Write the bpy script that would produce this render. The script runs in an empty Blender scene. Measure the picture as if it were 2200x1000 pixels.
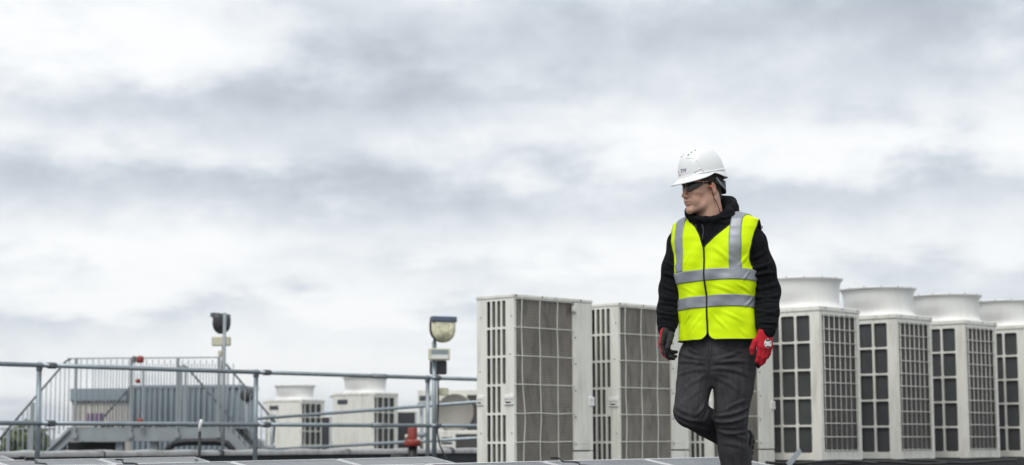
import bpy, bmesh, math, random
import numpy as np
from mathutils import Vector, Matrix
from mathutils.bvhtree import BVHTree

random.seed(11)
rng = np.random.default_rng(5)
R = math.radians
sc = bpy.context.scene
COL = sc.collection

# ------------------------------------------------------------------ camera
EYE = 0.45
HAZE = 0.00016
cam_d = bpy.data.cameras.new('camera')
cam = bpy.data.objects.new('camera', cam_d)
COL.objects.link(cam)
cam.location = (0, 0, EYE)
cam_d.sensor_width = 36.0
cam_d.lens = 36.0 * 4000 / 2200
cam_d.clip_end = 20000
cam.rotation_mode = 'XYZ'
cam.rotation_euler = (Matrix.Rotation(R(90 + 6.49), 3, 'X') @ Matrix.Rotation(R(-0.25), 3, 'Z')).to_euler()
cam_d.dof.use_dof = True
cam_d.dof.focus_distance = 9.1
cam_d.dof.aperture_fstop = 3.8
sc.camera = cam

# ------------------------------------------------------------------ sky
SUN_EL, SUN_AZ = R(52), R(205)
world = bpy.data.worlds.new('World')
sc.world = world
world.use_nodes = True
nt = world.node_tree
N, LK = nt.nodes, nt.links
N.clear()


def wn(t, **kw):
    n = N.new(t)
    for k, v in kw.items():
        setattr(n, k, v)
    return n


def wmath(op, a, b=None, clamp=False):
    n = wn('ShaderNodeMath', operation=op, use_clamp=clamp)
    for i, s in enumerate((a, b)):
        if s is None:
            continue
        if isinstance(s, (int, float)):
            n.inputs[i].default_value = s
        else:
            LK.new(s, n.inputs[i])
    return n.outputs[0]


sky = wn('ShaderNodeTexSky', sky_type='NISHITA')
sky.sun_disc = False
sky.sun_elevation = SUN_EL
sky.sun_rotation = SUN_AZ
tc = wn('ShaderNodeTexCoord')
sep = wn('ShaderNodeSeparateXYZ')
LK.new(tc.outputs['Generated'], sep.inputs[0])
dx, dy, dz = sep.outputs
az = wmath('ARCTAN2', dx, dy)
el = wmath('ARCSINE', dz)


def sky_noise(scale, zs, detail, rough, dist, seed):
    m = wn('ShaderNodeMapping')
    m.inputs['Scale'].default_value = (scale, scale, scale * zs)
    m.inputs['Location'].default_value = (seed, seed * .7, seed * 1.3)
    LK.new(tc.outputs['Generated'], m.inputs['Vector'])
    n = wn('ShaderNodeTexNoise')
    n.inputs['Scale'].default_value = 1
    n.inputs['Detail'].default_value = detail
    n.inputs['Roughness'].default_value = rough
    n.inputs['Distortion'].default_value = dist
    LK.new(m.outputs[0], n.inputs['Vector'])
    return n.outputs['Fac']


n1 = sky_noise(5.0, 2.4, 3, .45, .1, 3.1)
n2 = sky_noise(16, 1.7, 5, .55, .15, 7.7)
n3 = sky_noise(42, 1.5, 4, .55, .1, 1.7)
# layer of cloud lumps on a flat deck: shrinks towards the horizon as a real deck does
dk = wmath('ADD', wmath('MAXIMUM', dz, 0.0), .15)
cv = wn('ShaderNodeCombineXYZ')
LK.new(wmath('DIVIDE', dx, dk), cv.inputs[0])
LK.new(wmath('DIVIDE', dy, dk), cv.inputs[1])
cv.inputs[2].default_value = 4.3
dn_ = wn('ShaderNodeTexNoise')
dn_.inputs['Scale'].default_value = 2.3
dn_.inputs['Detail'].default_value = 7
dn_.inputs['Roughness'].default_value = .56
dn_.inputs['Distortion'].default_value = .12
LK.new(cv.outputs[0], dn_.inputs['Vector'])
n4 = dn_.outputs['Fac']
v = wmath('ADD', wmath('MULTIPLY', wmath('SUBTRACT', n1, .5), .8), wmath('MULTIPLY', wmath('SUBTRACT', n2, .5), .55))
v = wmath('ADD', v, wmath('MULTIPLY', wmath('SUBTRACT', n3, .5), .32))
v = wmath('ADD', v, wmath('MULTIPLY', wmath('SUBTRACT', n4, .5), .95))
v = wmath('ADD', v, .60)
# cloud masses of this particular sky: azimuth, elevation, widths (rad), brightness
WX = wmath('ADD', az, wmath('ADD', wmath('MULTIPLY', wmath('SUBTRACT', n2, .5), .14), wmath('MULTIPLY', wmath('SUBTRACT', n4, .5), .10)))
WY = wmath('ADD', el, wmath('ADD', wmath('MULTIPLY', wmath('SUBTRACT', n4, .5), .06), wmath('MULTIPLY', wmath('SUBTRACT', n2, .5), .045)))
for (px_, py_, sx_, sy_, amp) in [
        (330, 50, 560, 95, .21), (330, 220, 460, 70, -.26), (900, 220, 300, 80, -.16), (1500, 60, 640, 100, -.32), (2100, 120, 300, 120, -.15),
        (230, 310, 300, 40, .10), (250, 410, 440, 50, -.24), (800, 440, 380, 60, -.20), (1750, 430, 560, 60, -.27),
        (220, 540, 420, 70, .30), (1250, 545, 300, 50, .20), (700, 640, 800, 60, .16), (100, 700, 200, 26, -.16), (420, 690, 220, 24, -.10), (760, 680, 200, 26, -.12), (830, 590, 200, 30, -.08),
        (1450, 290, 420, 60, .14), (2050, 300, 260, 60, .16), (1950, 540, 380, 45, .12), (1650, 600, 400, 30, -.05),
        (500, 800, 900, 60, .26)]:
    A0, E0 = (px_ - 1100) / 4000, (955 - py_) / 4000
    u_ = wmath('MULTIPLY', wmath('SUBTRACT', WX, A0), 4000 / sx_)
    w_ = wmath('MULTIPLY', wmath('SUBTRACT', WY, E0), 4000 / sy_)
    q = wmath('ADD', wmath('MULTIPLY', u_, u_), wmath('MULTIPLY', w_, w_))
    g = wmath('EXPONENT', wmath('MULTIPLY', q, -1.0))
    v = wmath('ADD', v, wmath('MULTIPLY', g, amp))
ramp = wn('ShaderNodeValToRGB')
ramp.color_ramp.interpolation = 'B_SPLINE'
for e in list(ramp.color_ramp.elements)[1:]:
    ramp.color_ramp.elements.remove(e)
stops = [(.0, (.43, .475, .53)), (.24, (.525, .575, .635)), (.44, (.665, .715, .77)), (.62, (.825, .855, .885)), (.82, (.97, .98, .985))]
for i, (p, c) in enumerate(stops):
    e = ramp.color_ramp.elements[0] if i == 0 else ramp.color_ramp.elements.new(p)
    e.position = p
    e.color = (*c, 1)
LK.new(v, ramp.inputs[0])
gain = wn('ShaderNodeVectorMath', operation='SCALE')
gain.inputs['Scale'].default_value = 8.8
LK.new(ramp.outputs[0], gain.inputs[0])
mix = wn('ShaderNodeMix', data_type='RGBA')
mix.inputs[0].default_value = 0.97
LK.new(sky.outputs[0], mix.inputs[6])
LK.new(gain.outputs[0], mix.inputs[7])
bg = wn('ShaderNodeBackground')
bg.inputs['Strength'].default_value = 0.1
LK.new(mix.outputs[2], bg.inputs[0])
wo = wn('ShaderNodeOutputWorld')
LK.new(bg.outputs[0], wo.inputs[0])

# ------------------------------------------------------------------ sun, exposure
sun_d = bpy.data.lights.new('sun', 'SUN')
sun_d.energy = 1.5
sun_d.angle = R(30)
sun_d.color = (1, .97, .93)
sun = bpy.data.objects.new('sun', sun_d)
COL.objects.link(sun)
sdir = Vector((math.sin(SUN_AZ) * math.cos(SUN_EL), math.cos(SUN_AZ) * math.cos(SUN_EL), math.sin(SUN_EL)))
sun.rotation_euler = sdir.to_track_quat('Z', 'Y').to_euler()
sun.location = (0, 0, 40)
vs = sc.view_settings
vs.view_transform = 'Standard'
vs.look = 'None'
vs.gamma = 1
vs.use_curve_mapping = False
vs.exposure = 0.28

# ------------------------------------------------------------------ helpers


def put(o, parent=None):
    COL.objects.link(o)
    if parent is not None:
        o.parent = parent
    return o


def tag(o, label=None, cat=None, group=None, kind=None):
    for k, v_ in (('label', label), ('category', cat), ('group', group), ('kind', kind)):
        if v_:
            o[k] = v_
    return o


def thing(name, label, cat, loc=(0, 0, 0), rz=0, group=None):
    o = bpy.data.objects.new(name, None)
    o.empty_display_size = .1
    o.location = loc
    o.rotation_euler = (0, 0, rz)
    put(o)
    return tag(o, label, cat, group)


def copy_tree(o, parent=None):
    c = o.copy()
    put(c, parent)
    for ch in list(o.children):
        copy_tree(ch, c)
    return c


class MB:
    def __init__(s):
        s.v, s.f, s.sm = [], [], []

    def add(s, vs_, fs, smooth=False):
        b = len(s.v)
        s.v += [tuple(p) for p in vs_]
        s.f += [tuple(i + b for i in f) for f in fs]
        s.sm += [smooth] * len(fs)
        return s

    def box(s, x0, x1, y0, y1, z0, z1, bev=0.0):
        if bev <= 0:
            vs_ = [(x, y, z) for z in (z0, z1) for y in (y0, y1) for x in (x0, x1)]
            return s.add(vs_, [(0, 2, 3, 1), (4, 5, 7, 6), (0, 1, 5, 4), (2, 6, 7, 3), (0, 4, 6, 2), (1, 3, 7, 5)])
        bm = bmesh.new()
        bmesh.ops.create_cube(bm, size=1)
        for vv in bm.verts:
            vv.co = ((x0 + x1) / 2 + vv.co.x * (x1 - x0), (y0 + y1) / 2 + vv.co.y * (y1 - y0), (z0 + z1) / 2 + vv.co.z * (z1 - z0))
        bmesh.ops.bevel(bm, geom=list(bm.edges), offset=bev, segments=2, affect='EDGES', profile=.5)
        bm.verts.index_update()
        s.add([vv.co[:] for vv in bm.verts], [[vv.index for vv in f.verts] for f in bm.faces], False)
        bm.free()
        return s

    def prism(s, poly, axis, a, b):
        """poly: list of 2D points; extruded along axis ('x','y','z') from a to b"""
        def mk(p, t):
            return {'x': (t, p[0], p[1]), 'y': (p[0], t, p[1]), 'z': (p[0], p[1], t)}[axis]
        n = len(poly)
        vs_ = [mk(p, a) for p in poly] + [mk(p, b) for p in poly]
        fs = [tuple(range(n))[::-1], tuple(range(n, 2 * n))]
        fs += [(i, (i + 1) % n, n + (i + 1) % n, n + i) for i in range(n)]
        return s.add(vs_, fs)

    def tube(s, pts, r, seg=8, cap=True, closed=False, smooth=True):
        pts = [Vector(p) for p in pts]
        n = len(pts)
        rs = r if isinstance(r, (list, tuple)) else [r] * n
        vs_, fs = [], []
        prev = None
        for i, p in enumerate(pts):
            if closed:
                t = pts[(i + 1) % n] - pts[i - 1]
            else:
                t = pts[min(i + 1, n - 1)] - pts[max(i - 1, 0)]
            t = t.normalized() if t.length > 1e-9 else Vector((0, 0, 1))
            if prev is None:
                ref = Vector((0, 0, 1)) if abs(t.z) < .9 else Vector((1, 0, 0))
                a = t.cross(ref).normalized()
            else:
                a = (prev - t * prev.dot(t))
                a = a.normalized() if a.length > 1e-6 else t.orthogonal().normalized()
            prev = a
            b = t.cross(a)
            for k in range(seg):
                an = 2 * math.pi * k / seg
                vs_.append(p + (a * math.cos(an) + b * math.sin(an)) * rs[i])
        m = n if closed else n - 1
        for i in range(m):
            j = (i + 1) % n
            for k in range(seg):
                k2 = (k + 1) % seg
                fs.append((i * seg + k, i * seg + k2, j * seg + k2, j * seg + k))
        s.add(vs_, fs, smooth)
        if cap and not closed:
            b = len(s.v) - n * seg
            s.f.append(tuple(b + k for k in range(seg))[::-1]); s.sm.append(False)
            s.f.append(tuple(b + (n - 1) * seg + k for k in range(seg))); s.sm.append(False)
        return s

    def lathe(s, prof, c=(0, 0, 0), seg=40, cap0=False, cap1=False):
        vs_, fs = [], []
        for (r, z) in prof:
            for k in range(seg):
                an = 2 * math.pi * k / seg
                vs_.append((c[0] + r * math.cos(an), c[1] + r * math.sin(an), c[2] + z))
        for i in range(len(prof) - 1):
            for k in range(seg):
                k2 = (k + 1) % seg
                fs.append((i * seg + k, i * seg + k2, (i + 1) * seg + k2, (i + 1) * seg + k))
        s.add(vs_, fs, True)
        b = len(s.v) - len(prof) * seg
        if cap0:
            s.f.append(tuple(b + k for k in range(seg))[::-1]); s.sm.append(False)
        if cap1:
            s.f.append(tuple(b + (len(prof) - 1) * seg + k for k in range(seg))); s.sm.append(False)
        return s

    def mesh(s, name, mat):
        me = bpy.data.meshes.new(name)
        me.from_pydata(s.v, [], s.f)
        me.polygons.foreach_set('use_smooth', s.sm)
        me.materials.append(mat)
        me.update()
        return me

    def build(s, name, mat, parent=None, loc=None):
        o = bpy.data.objects.new(name, s.mesh(name, mat))
        if loc:
            o.location = loc
        return put(o, parent)


def inst(name, me, parent, loc=(0, 0, 0), rot=(0, 0, 0), scale=(1, 1, 1)):
    o = bpy.data.objects.new(name, me)
    o.location = loc
    o.rotation_euler = rot
    o.scale = scale
    return put(o, parent)


# ------------------------------------------------------------------ materials
def pmat(name, base, rough=.55, metal=0., var=.06, vscale=3., bump=0., bscale=60., spec=.5, dirt=None, dirt_amt=.0, dirt_scale=(2, 2, .6), coat=0., attr=None, sheen=0.):
    m = bpy.data.materials.new(name)
    m.use_nodes = True
    t = m.node_tree
    p = t.nodes['Principled BSDF']
    p.inputs['Roughness'].default_value = rough
    p.inputs['Metallic'].default_value = metal
    p.inputs['Specular IOR Level'].default_value = spec
    p.inputs['Coat Weight'].default_value = coat
    if sheen:
        p.inputs['Sheen Weight'].default_value = sheen
        p.inputs['Sheen Roughness'].default_value = .5
    tcn = t.nodes.new('ShaderNodeTexCoord')
    n = t.nodes.new('ShaderNodeTexNoise')
    n.inputs['Scale'].default_value = vscale
    n.inputs['Detail'].default_value = 5
    n.inputs['Roughness'].default_value = .6
    oi = t.nodes.new('ShaderNodeObjectInfo')
    of = t.nodes.new('ShaderNodeMath'); of.operation = 'MULTIPLY'; of.inputs[1].default_value = 37.
    t.links.new(oi.outputs['Random'], of.inputs[0])
    ov = t.nodes.new('ShaderNodeVectorMath'); ov.operation = 'ADD'
    t.links.new(tcn.outputs['Object'], ov.inputs[0]); t.links.new(of.outputs[0], ov.inputs[1])
    crd = ov.outputs[0]
    t.links.new(crd, n.inputs['Vector'])
    rp = t.nodes.new('ShaderNodeMapRange')
    rp.inputs['From Min'].default_value = .25
    rp.inputs['From Max'].default_value = .75
    rp.inputs['To Min'].default_value = 1 - var
    rp.inputs['To Max'].default_value = 1 + var
    t.links.new(n.outputs['Fac'], rp.inputs[0])
    mul = t.nodes.new('ShaderNodeVectorMath')
    mul.operation = 'SCALE'
    mul.inputs[0].default_value = base
    if attr:
        an = t.nodes.new('ShaderNodeAttribute')
        an.attribute_name = attr
        t.links.new(an.outputs['Color'], mul.inputs[0])
    t.links.new(rp.outputs[0], mul.inputs['Scale'])
    out = mul.outputs[0]
    if dirt:
        mp = t.nodes.new('ShaderNodeMapping')
        mp.inputs['Scale'].default_value = dirt_scale
        t.links.new(crd, mp.inputs[0])
        n2_ = t.nodes.new('ShaderNodeTexNoise')
        n2_.inputs['Scale'].default_value = 3
        n2_.inputs['Detail'].default_value = 7
        n2_.inputs['Roughness'].default_value = .68
        t.links.new(mp.outputs[0], n2_.inputs['Vector'])
        r2 = t.nodes.new('ShaderNodeMapRange')
        r2.inputs['From Min'].default_value = .48
        r2.inputs['From Max'].default_value = .78
        r2.inputs['To Max'].default_value = dirt_amt
        t.links.new(n2_.outputs['Fac'], r2.inputs[0])
        mx = t.nodes.new('ShaderNodeMix')
        mx.data_type = 'RGBA'
        t.links.new(r2.outputs[0], mx.inputs[0])
        t.links.new(out, mx.inputs[6])
        mx.inputs[7].default_value = (*dirt, 1)
        out = mx.outputs[2]
    t.links.new(out, p.inputs['Base Color'])
    if bump:
        n3_ = t.nodes.new('ShaderNodeTexNoise')
        n3_.inputs['Scale'].default_value = bscale
        n3_.inputs['Detail'].default_value = 4
        t.links.new(tcn.outputs['Object'], n3_.inputs['Vector'])
        bp = t.nodes.new('ShaderNodeBump')
        bp.inputs['Strength'].default_value = bump
        bp.inputs['Distance'].default_value = .01
        t.links.new(n3_.outputs['Fac'], bp.inputs['Height'])
        t.links.new(bp.outputs[0], p.inputs['Normal'])
    return m


def coil_mat(name, base, line, pitch, lo=.45, stains=True):
    """finned coil: fine horizontal tube rows, dust blotches"""
    m = pmat(name, base, rough=.6, metal=.15, var=.28, vscale=2.2, dirt=(.045, .042, .036), dirt_amt=.75 if stains else .3, dirt_scale=(5, 5, 1.2))
    t = m.node_tree
    p = t.nodes['Principled BSDF']
    src = p.inputs['Base Color'].links[0].from_socket
    tcn = [n for n in t.nodes if n.type == 'TEX_COORD'][0]
    sp = t.nodes.new('ShaderNodeSeparateXYZ')
    t.links.new(tcn.outputs['Object'], sp.inputs[0])
    a = t.nodes.new('ShaderNodeMath'); a.operation = 'MULTIPLY'; a.inputs[1].default_value = 1 / pitch
    t.links.new(sp.outputs[2], a.inputs[0])
    b = t.nodes.new('ShaderNodeMath'); b.operation = 'FRACT'
    t.links.new(a.outputs[0], b.inputs[0])
    c = t.nodes.new('ShaderNodeMath'); c.operation = 'LESS_THAN'; c.inputs[1].default_value = line
    t.links.new(b.outputs[0], c.inputs[0])
    d = t.nodes.new('ShaderNodeMapRange'); d.inputs['To Min'].default_value = 1; d.inputs['To Max'].default_value = lo
    t.links.new(c.outputs[0], d.inputs[0])
    e = t.nodes.new('ShaderNodeVectorMath'); e.operation = 'SCALE'
    t.links.new(src, e.inputs[0]); t.links.new(d.outputs[0], e.inputs['Scale'])
    t.links.new(e.outputs[0], p.inputs['Base Color'])
    return m


M = {}
M['cream'] = pmat('cream_painted_steel', (.79, .785, .72), rough=.45, var=.03, vscale=1.5, dirt=(.36, .35, .29), dirt_amt=.6, dirt_scale=(3, 3, .5))
M['white'] = pmat('white_moulded_plastic', (.80, .80, .78), rough=.4, var=.02, dirt=(.55, .54, .47), dirt_amt=.35)
M['coil'] = coil_mat('dusty_fin_coil', (.25, .232, .198), .26, .021)
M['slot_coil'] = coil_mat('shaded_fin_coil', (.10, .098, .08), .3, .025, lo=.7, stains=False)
M['grille_beige'] = pmat('beige_fan_grille', (.40, .37, .32), rough=.6, var=.15)
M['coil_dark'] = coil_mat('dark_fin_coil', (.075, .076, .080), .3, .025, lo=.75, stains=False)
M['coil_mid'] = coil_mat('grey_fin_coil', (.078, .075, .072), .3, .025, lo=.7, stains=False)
M['wire'] = pmat('coated_guard_wire', (.72, .72, .66), rough=.45, var=.1, vscale=6)
M['rubber'] = pmat('black_rubber', (.018, .018, .019), rough=.7, var=.2, bump=.3)
M['galv'] = pmat('galvanised_steel', (.31, .365, .395), rough=.42, metal=.5, var=.16, vscale=9, dirt=(.2, .2, .19), dirt_amt=.35)
M['galv_dull'] = pmat('weathered_galvanised_steel', (.29, .325, .345), rough=.6, metal=.2, var=.12, vscale=5, dirt=(.2, .19, .16), dirt_amt=.4)
M['clamp'] = pmat('dark_cast_fitting', (.15, .165, .175), rough=.5, metal=.5, var=.2)
M['roof'] = pmat('dark_roof_membrane', (.055, .057, .062), rough=.75, var=.25, vscale=1.3, bump=.25, bscale=40, dirt=(.11, .105, .095), dirt_amt=.6, dirt_scale=(1, 1, 1))
M['upstand'] = pmat('charcoal_upstand_membrane', (.035, .040, .052), rough=.6, var=.2, vscale=2, dirt=(.07, .07, .07), dirt_amt=.5)
M['cap'] = pmat('pale_grey_capping', (.34, .345, .35), rough=.5, var=.2, vscale=4, dirt=(.12, .115, .105), dirt_amt=.85)
M['alu'] = pmat('anodised_aluminium', (.78, .79, .80), rough=.35, metal=.4, var=.05)
M['grey_panel'] = pmat('grey_coated_panel', (.25, .305, .34), rough=.5, var=.08, vscale=3, dirt=(.16, .16, .15), dirt_amt=.4)
M['beige_panel'] = pmat('beige_board', (.56, .52, .47), rough=.6, var=.08, vscale=3)
M['purple'] = pmat('purple_print', (.11, .03, .20), rough=.6, var=.1)
M['red'] = pmat('red_paint', (.25, .032, .022), rough=.45, var=.1, dirt=(.2, .05, .04), dirt_amt=.4)
M['black'] = pmat('black_plastic', (.012, .012, .013), rough=.5, var=.2)
M['dark_grey'] = pmat('dark_grey_plastic', (.045, .047, .055), rough=.5, var=.15)
M['blue_grey'] = pmat('blue_grey_lamp_housing', (.10, .13, .19), rough=.45, var=.15)
M['lamp_cream'] = pmat('yellowed_lamp_casing', (.60, .58, .44), rough=.5, var=.1, dirt=(.3, .28, .2), dirt_amt=.4)
M['lamp_refl'] = pmat('yellowed_lamp_reflector', (.74, .71, .50), rough=.12, metal=.25, var=.6, vscale=11, bump=.6, bscale=14)
M['plate'] = pmat('dark_name_plate', (.06, .07, .08), rough=.4, var=.1)
M['hill'] = pmat('wooded_hills', (.045, .07, .075), rough=.95, var=.4, vscale=.004)
M['terrain'] = pmat('far_fields', (.07, .10, .05), rough=.95, var=.4, vscale=.01)
M['leaf'] = pmat('leaves', (.075, .105, .028), rough=.8, var=.45, vscale=.8)
M['bark'] = pmat('bark', (.10, .08, .06), rough=.9, var=.3)
M['navy'] = pmat('navy_print', (.012, .02, .11), rough=.5, var=0)
M['orange'] = pmat('orange_print', (.72, .16, .06), rough=.5, var=0)


def pv_mat():
    m = pmat('solar_glass', (.016, .018, .026), rough=.16, var=.15, vscale=6, spec=.6, dirt=(.075, .075, .075), dirt_amt=.55, dirt_scale=(3, 3, 3))
    t = m.node_tree
    p = t.nodes['Principled BSDF']
    src = p.inputs['Base Color'].links[0].from_socket
    tcn = [n for n in t.nodes if n.type == 'TEX_COORD'][0]
    bt = t.nodes.new('ShaderNodeTexBrick')
    bt.offset = 0
    bt.inputs['Scale'].default_value = 1
    bt.inputs['Brick Width'].default_value = .158
    bt.inputs['Row Height'].default_value = .158
    bt.inputs['Mortar Size'].default_value = .002
    bt.inputs['Color1'].default_value = (0, 0, 0, 1)
    bt.inputs['Color2'].default_value = (0, 0, 0, 1)
    bt.inputs['Mortar'].default_value = (.22, .23, .25, 1)
    t.links.new(tcn.outputs['Object'], bt.inputs['Vector'])
    ad = t.nodes.new('ShaderNodeVectorMath'); ad.operation = 'ADD'
    t.links.new(src, ad.inputs[0]); t.links.new(bt.outputs['Color'], ad.inputs[1])
    t.links.new(ad.outputs[0], p.inputs['Base Color'])
    return m


M['pv'] = pv_mat()

# ------------------------------------------------------------------ roof frame: everything on the roof runs along U (rows) and NN (across)
UA = math.atan2(.735, .68)
U = Vector((math.cos(UA), math.sin(UA), 0))
NN = Vector((math.sin(UA), -math.cos(UA), 0))
O = Vector((.203, 11.6, 0))


def P(u, n, z=0.):
    p = O + U * u + NN * n
    return Vector((p.x, p.y, z))


def solve_u(px, n):
    """row coordinate u at which the line n is seen in direction px (layout helper)"""
    k = (px - 1100) / 4000
    b = O + NN * n
    return (k * b.y - b.x) / (U.x - k * U.y)


# ------------------------------------------------------------------ setting
mb = MB()
rc = P(3, -1)
mb.box(-13, 16, -14, 9.4, -.3, 0)
o = mb.build('roof', M['roof'])
o.location = (rc.x, rc.y, 0); o.rotation_euler = (0, 0, UA)
tag(o, kind='structure', label='dark felt flat roof of the building')
mb = MB()
mb.add([(-4000, -450, -14), (4000, -450, -14), (4000, 4700, -14), (-4000, 4700, -14)], [(0, 1, 2, 3)])
tag(mb.build('ground', M['terrain']), kind='structure')
# the building's further roof, beyond the upstand
mb = MB()
mb.box(-34, 34, 0, 32, -.5, -.05)
o = mb.build('far_roof', M['roof'])
q = P(3, -10.75)
o.location = (q.x, q.y, 0); o.rotation_euler = (0, 0, UA)
tag(o, kind='structure')
# building walls under the roofs
mb = MB()
mb.box(-33.9, 33.9, -22, 31.9, -14, -.52)
o = mb.build('building_wall', M['grey_panel'])
o.location = (q.x, q.y, 0); o.rotation_euler = (0, 0, UA)
tag(o, kind='structure')
# hills
mb = MB()
nx = 160
pr = []
for i in range(nx + 1):
    x = -2600 + 5200 * i / nx
    h = 26 + 16 * math.sin(x * .0023 + 1.2) + 9 * math.sin(x * .0071 + .4) + 5 * math.sin(x * .019) + 2 * math.sin(x * .06)
    q_ = min(1, max(0, (x + 1500) / 1150)); h *= 1.5 * (1 - q_ * q_ * (3 - 2 * q_) * .97)
    pr.append((x, h + 6))
vs_, fs = [], []
for (x, h) in pr:
    for (k, yy) in ((0, 3300), (.5, 3420), (.85, 3540), (1, 3650), (.8, 3900), (0, 4400)):
        vs_.append((x + yy * .02, yy + 60 * math.sin(x * .004), -14 + (h + 14) * k))
for i in range(nx):
    for k in range(5):
        fs.append((i * 6 + k, (i + 1) * 6 + k, (i + 1) * 6 + k + 1, i * 6 + k + 1))
mb.add(vs_, fs, True)
tag(mb.build('hills', M['hill']), kind='structure')


def tree(name, loc, h, rad, label):
    t = thing(name, label, 'tree', loc, 0, 'trees beyond the roof')
    m_ = MB()
    m_.tube([(0, 0, 0), (.1, 0, h * .4), (0, .1, h * .75)], [h * .025, h * .018, h * .008], 7)
    for k in range(6):
        a = k * 1.05
        m_.tube([(0, 0, h * (.35 + .06 * k)), (rad * .6 * math.cos(a), rad * .6 * math.sin(a), h * (.5 + .07 * k))], [h * .01, h * .004], 5)
    m_.build('trunk', M['bark'], t)
    m_ = MB()
    clumps = []
    for k in range(26):
        a = random.uniform(0, 6.28); zz = random.uniform(.28, .98)
        rr = rad * math.sqrt(max(.02, 1 - ((zz - .58) / .45) ** 2)) * random.uniform(.2, .9)
        clumps.append((rr * math.cos(a), rr * math.sin(a), zz * h, rad * random.uniform(.22, .42)))
    for (cx, cy, cz, cr) in clumps:
        for k in range(150):
            d = Vector((random.gauss(0, 1), random.gauss(0, 1), random.gauss(0, 1))).normalized() * cr * random.uniform(.55, 1.05)
            p = Vector((cx, cy, cz)) + d
            a = Vector((random.gauss(0, 1), random.gauss(0, 1), random.gauss(0, 1))).normalized() * random.uniform(.12, .28)
            b = a.orthogonal().normalized() * a.length * .6
            m_.add([p - a, p + b, p + a, p - b], [(0, 1, 2, 3)])
    m_.build('crown', M['leaf'], t)


for i, (px, d, top, rad, lab) in enumerate([
        (18, 75, 934, 1.5, 'rounded green tree seen through the bars at the far left edge'),
        (58, 78, 936, 1.25, 'narrow green tree right of the rounded one, beyond the left railing bars'),
        (268, 90, 953, 2.4, 'low green tree glimpsed under the grey access platform')]):
    ztop = EYE + (955 - top) / 4000 * d
    tree('broadleaf_tree', ((px - 1100) / 4000 * d, d, -14), ztop + 14, rad * 1.6, lab)

# upstand at the roof edge with loose pale capping lengths
up = thing('roof_upstand', 'long charcoal membrane upstand with pale grey capping along the roof edge', 'upstand', P(0, -10.4), UA)
mb = MB(); mb.box(-9, 18, 0, .3, 0, .335); mb.build('upstand_face', M['upstand'], up)
x = -9.0
k = 0
while x < 18:
    w = random.uniform(1.6, 2.4)
    mb = MB()
    nseg = 14
    vs_, fs = [], []
    for i in range(nseg + 1):
        xx = x + (w - .03) * i / nseg
        zz = .012 * math.sin(i * 1.3 + k) * random.uniform(.3, 1)
        for (yy, z2) in ((-.05, .33), (-.055, .375 + zz * .5), (.0, .395 + zz), (.15, .40 + zz), (.31, .39 + zz), (.33, .33)):
            vs_.append((xx, yy, z2))
    for i in range(nseg):
        for j in range(5):
            fs.append((i * 6 + j, (i + 1) * 6 + j, (i + 1) * 6 + j + 1, i * 6 + j + 1))
    mb.add(vs_, fs, True)
    mb.build('capping', M['cap'], up)
    mb = MB(); mb.box(x + w - .07, x + w - .02, -.062, .335, .33, .405, .006); mb.build('capping_strap', M['clamp' if k % 2 else 'cap'], up)
    x += w
    k += 1

# ------------------------------------------------------------------ air conditioning units
HSIDE = 1.62


def grille(mb_, origin, ex, ey, en, w, h, cuts, th=.012, fil=.0):
    """flat sheet w*h with rectangular openings (list of x0,x1,y0,y1), real thickness, optional corner fillets"""
    xs = sorted({0, w} | {c for q_ in cuts for c in q_[:2]})
    ys = sorted({0, h} | {c for q_ in cuts for c in q_[2:]})
    origin, ex, ey, en = Vector(origin), Vector(ex), Vector(ey), Vector(en)

    def solid(i, j):
        if i < 0 or j < 0 or i >= len(xs) - 1 or j >= len(ys) - 1:
            return False
        cx, cy = (xs[i] + xs[i + 1]) / 2, (ys[j] + ys[j + 1]) / 2
        return not any(q_[0] < cx < q_[1] and q_[2] < cy < q_[3] for q_ in cuts)

    idx = {}

    def vid(i, j, b):
        k_ = (i, j, b)
        if k_ not in idx:
            idx[k_] = len(vv)
            vv.append(origin + ex * xs[i] + ey * ys[j] - en * (th if b else 0))
        return idx[k_]
    vv, ff = [], []
    for i in range(len(xs) - 1):
        for j in range(len(ys) - 1):
            if not solid(i, j):
                continue
            ff.append((vid(i, j, 0), vid(i + 1, j, 0), vid(i + 1, j + 1, 0), vid(i, j + 1, 0)))
            ff.append((vid(i, j, 1), vid(i, j + 1, 1), vid(i + 1, j + 1, 1), vid(i + 1, j, 1)))
            for (di, dj, a, b) in ((-1, 0, (i, j + 1), (i, j)), (1, 0, (i + 1, j), (i + 1, j + 1)), (0, -1, (i, j), (i + 1, j)), (0, 1, (i + 1, j + 1), (i, j + 1))):
                if not solid(i + di, j + dj):
                    ff.append((vid(*a, 0), vid(*a, 1), vid(*b, 1), vid(*b, 0)))
    mb_.add(vv, ff)
    if fil:
        for (x0, x1, y0, y1) in cuts:
            for (cx, cy, sx, sy) in ((x0, y0, 1, 1), (x1, y0, -1, 1), (x1, y1, -1, -1), (x0, y1, 1, -1)):
                pl = [(cx, cy)] + [(cx + sx * fil * (1 - math.cos(t_)), cy + sy * fil * (1 - math.sin(t_))) for t_ in (0, math.pi / 6, math.pi / 3, math.pi / 2)]
                # quarter corner: arc from (cx, cy+fil) to (cx+fil, cy)
                pts = [origin + ex * a + ey * b - en * .0006 for (a, b) in pl]
                bk = [p - en * (th - .001) for p in pts]
                n_ = len(pts)
                mb_.add(pts + bk, [tuple(range(n_)), tuple(range(n_, 2 * n_))[::-1]] + [(i, (i + 1) % n_, n_ + (i + 1) % n_, n_ + i) for i in range(n_)])


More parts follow.
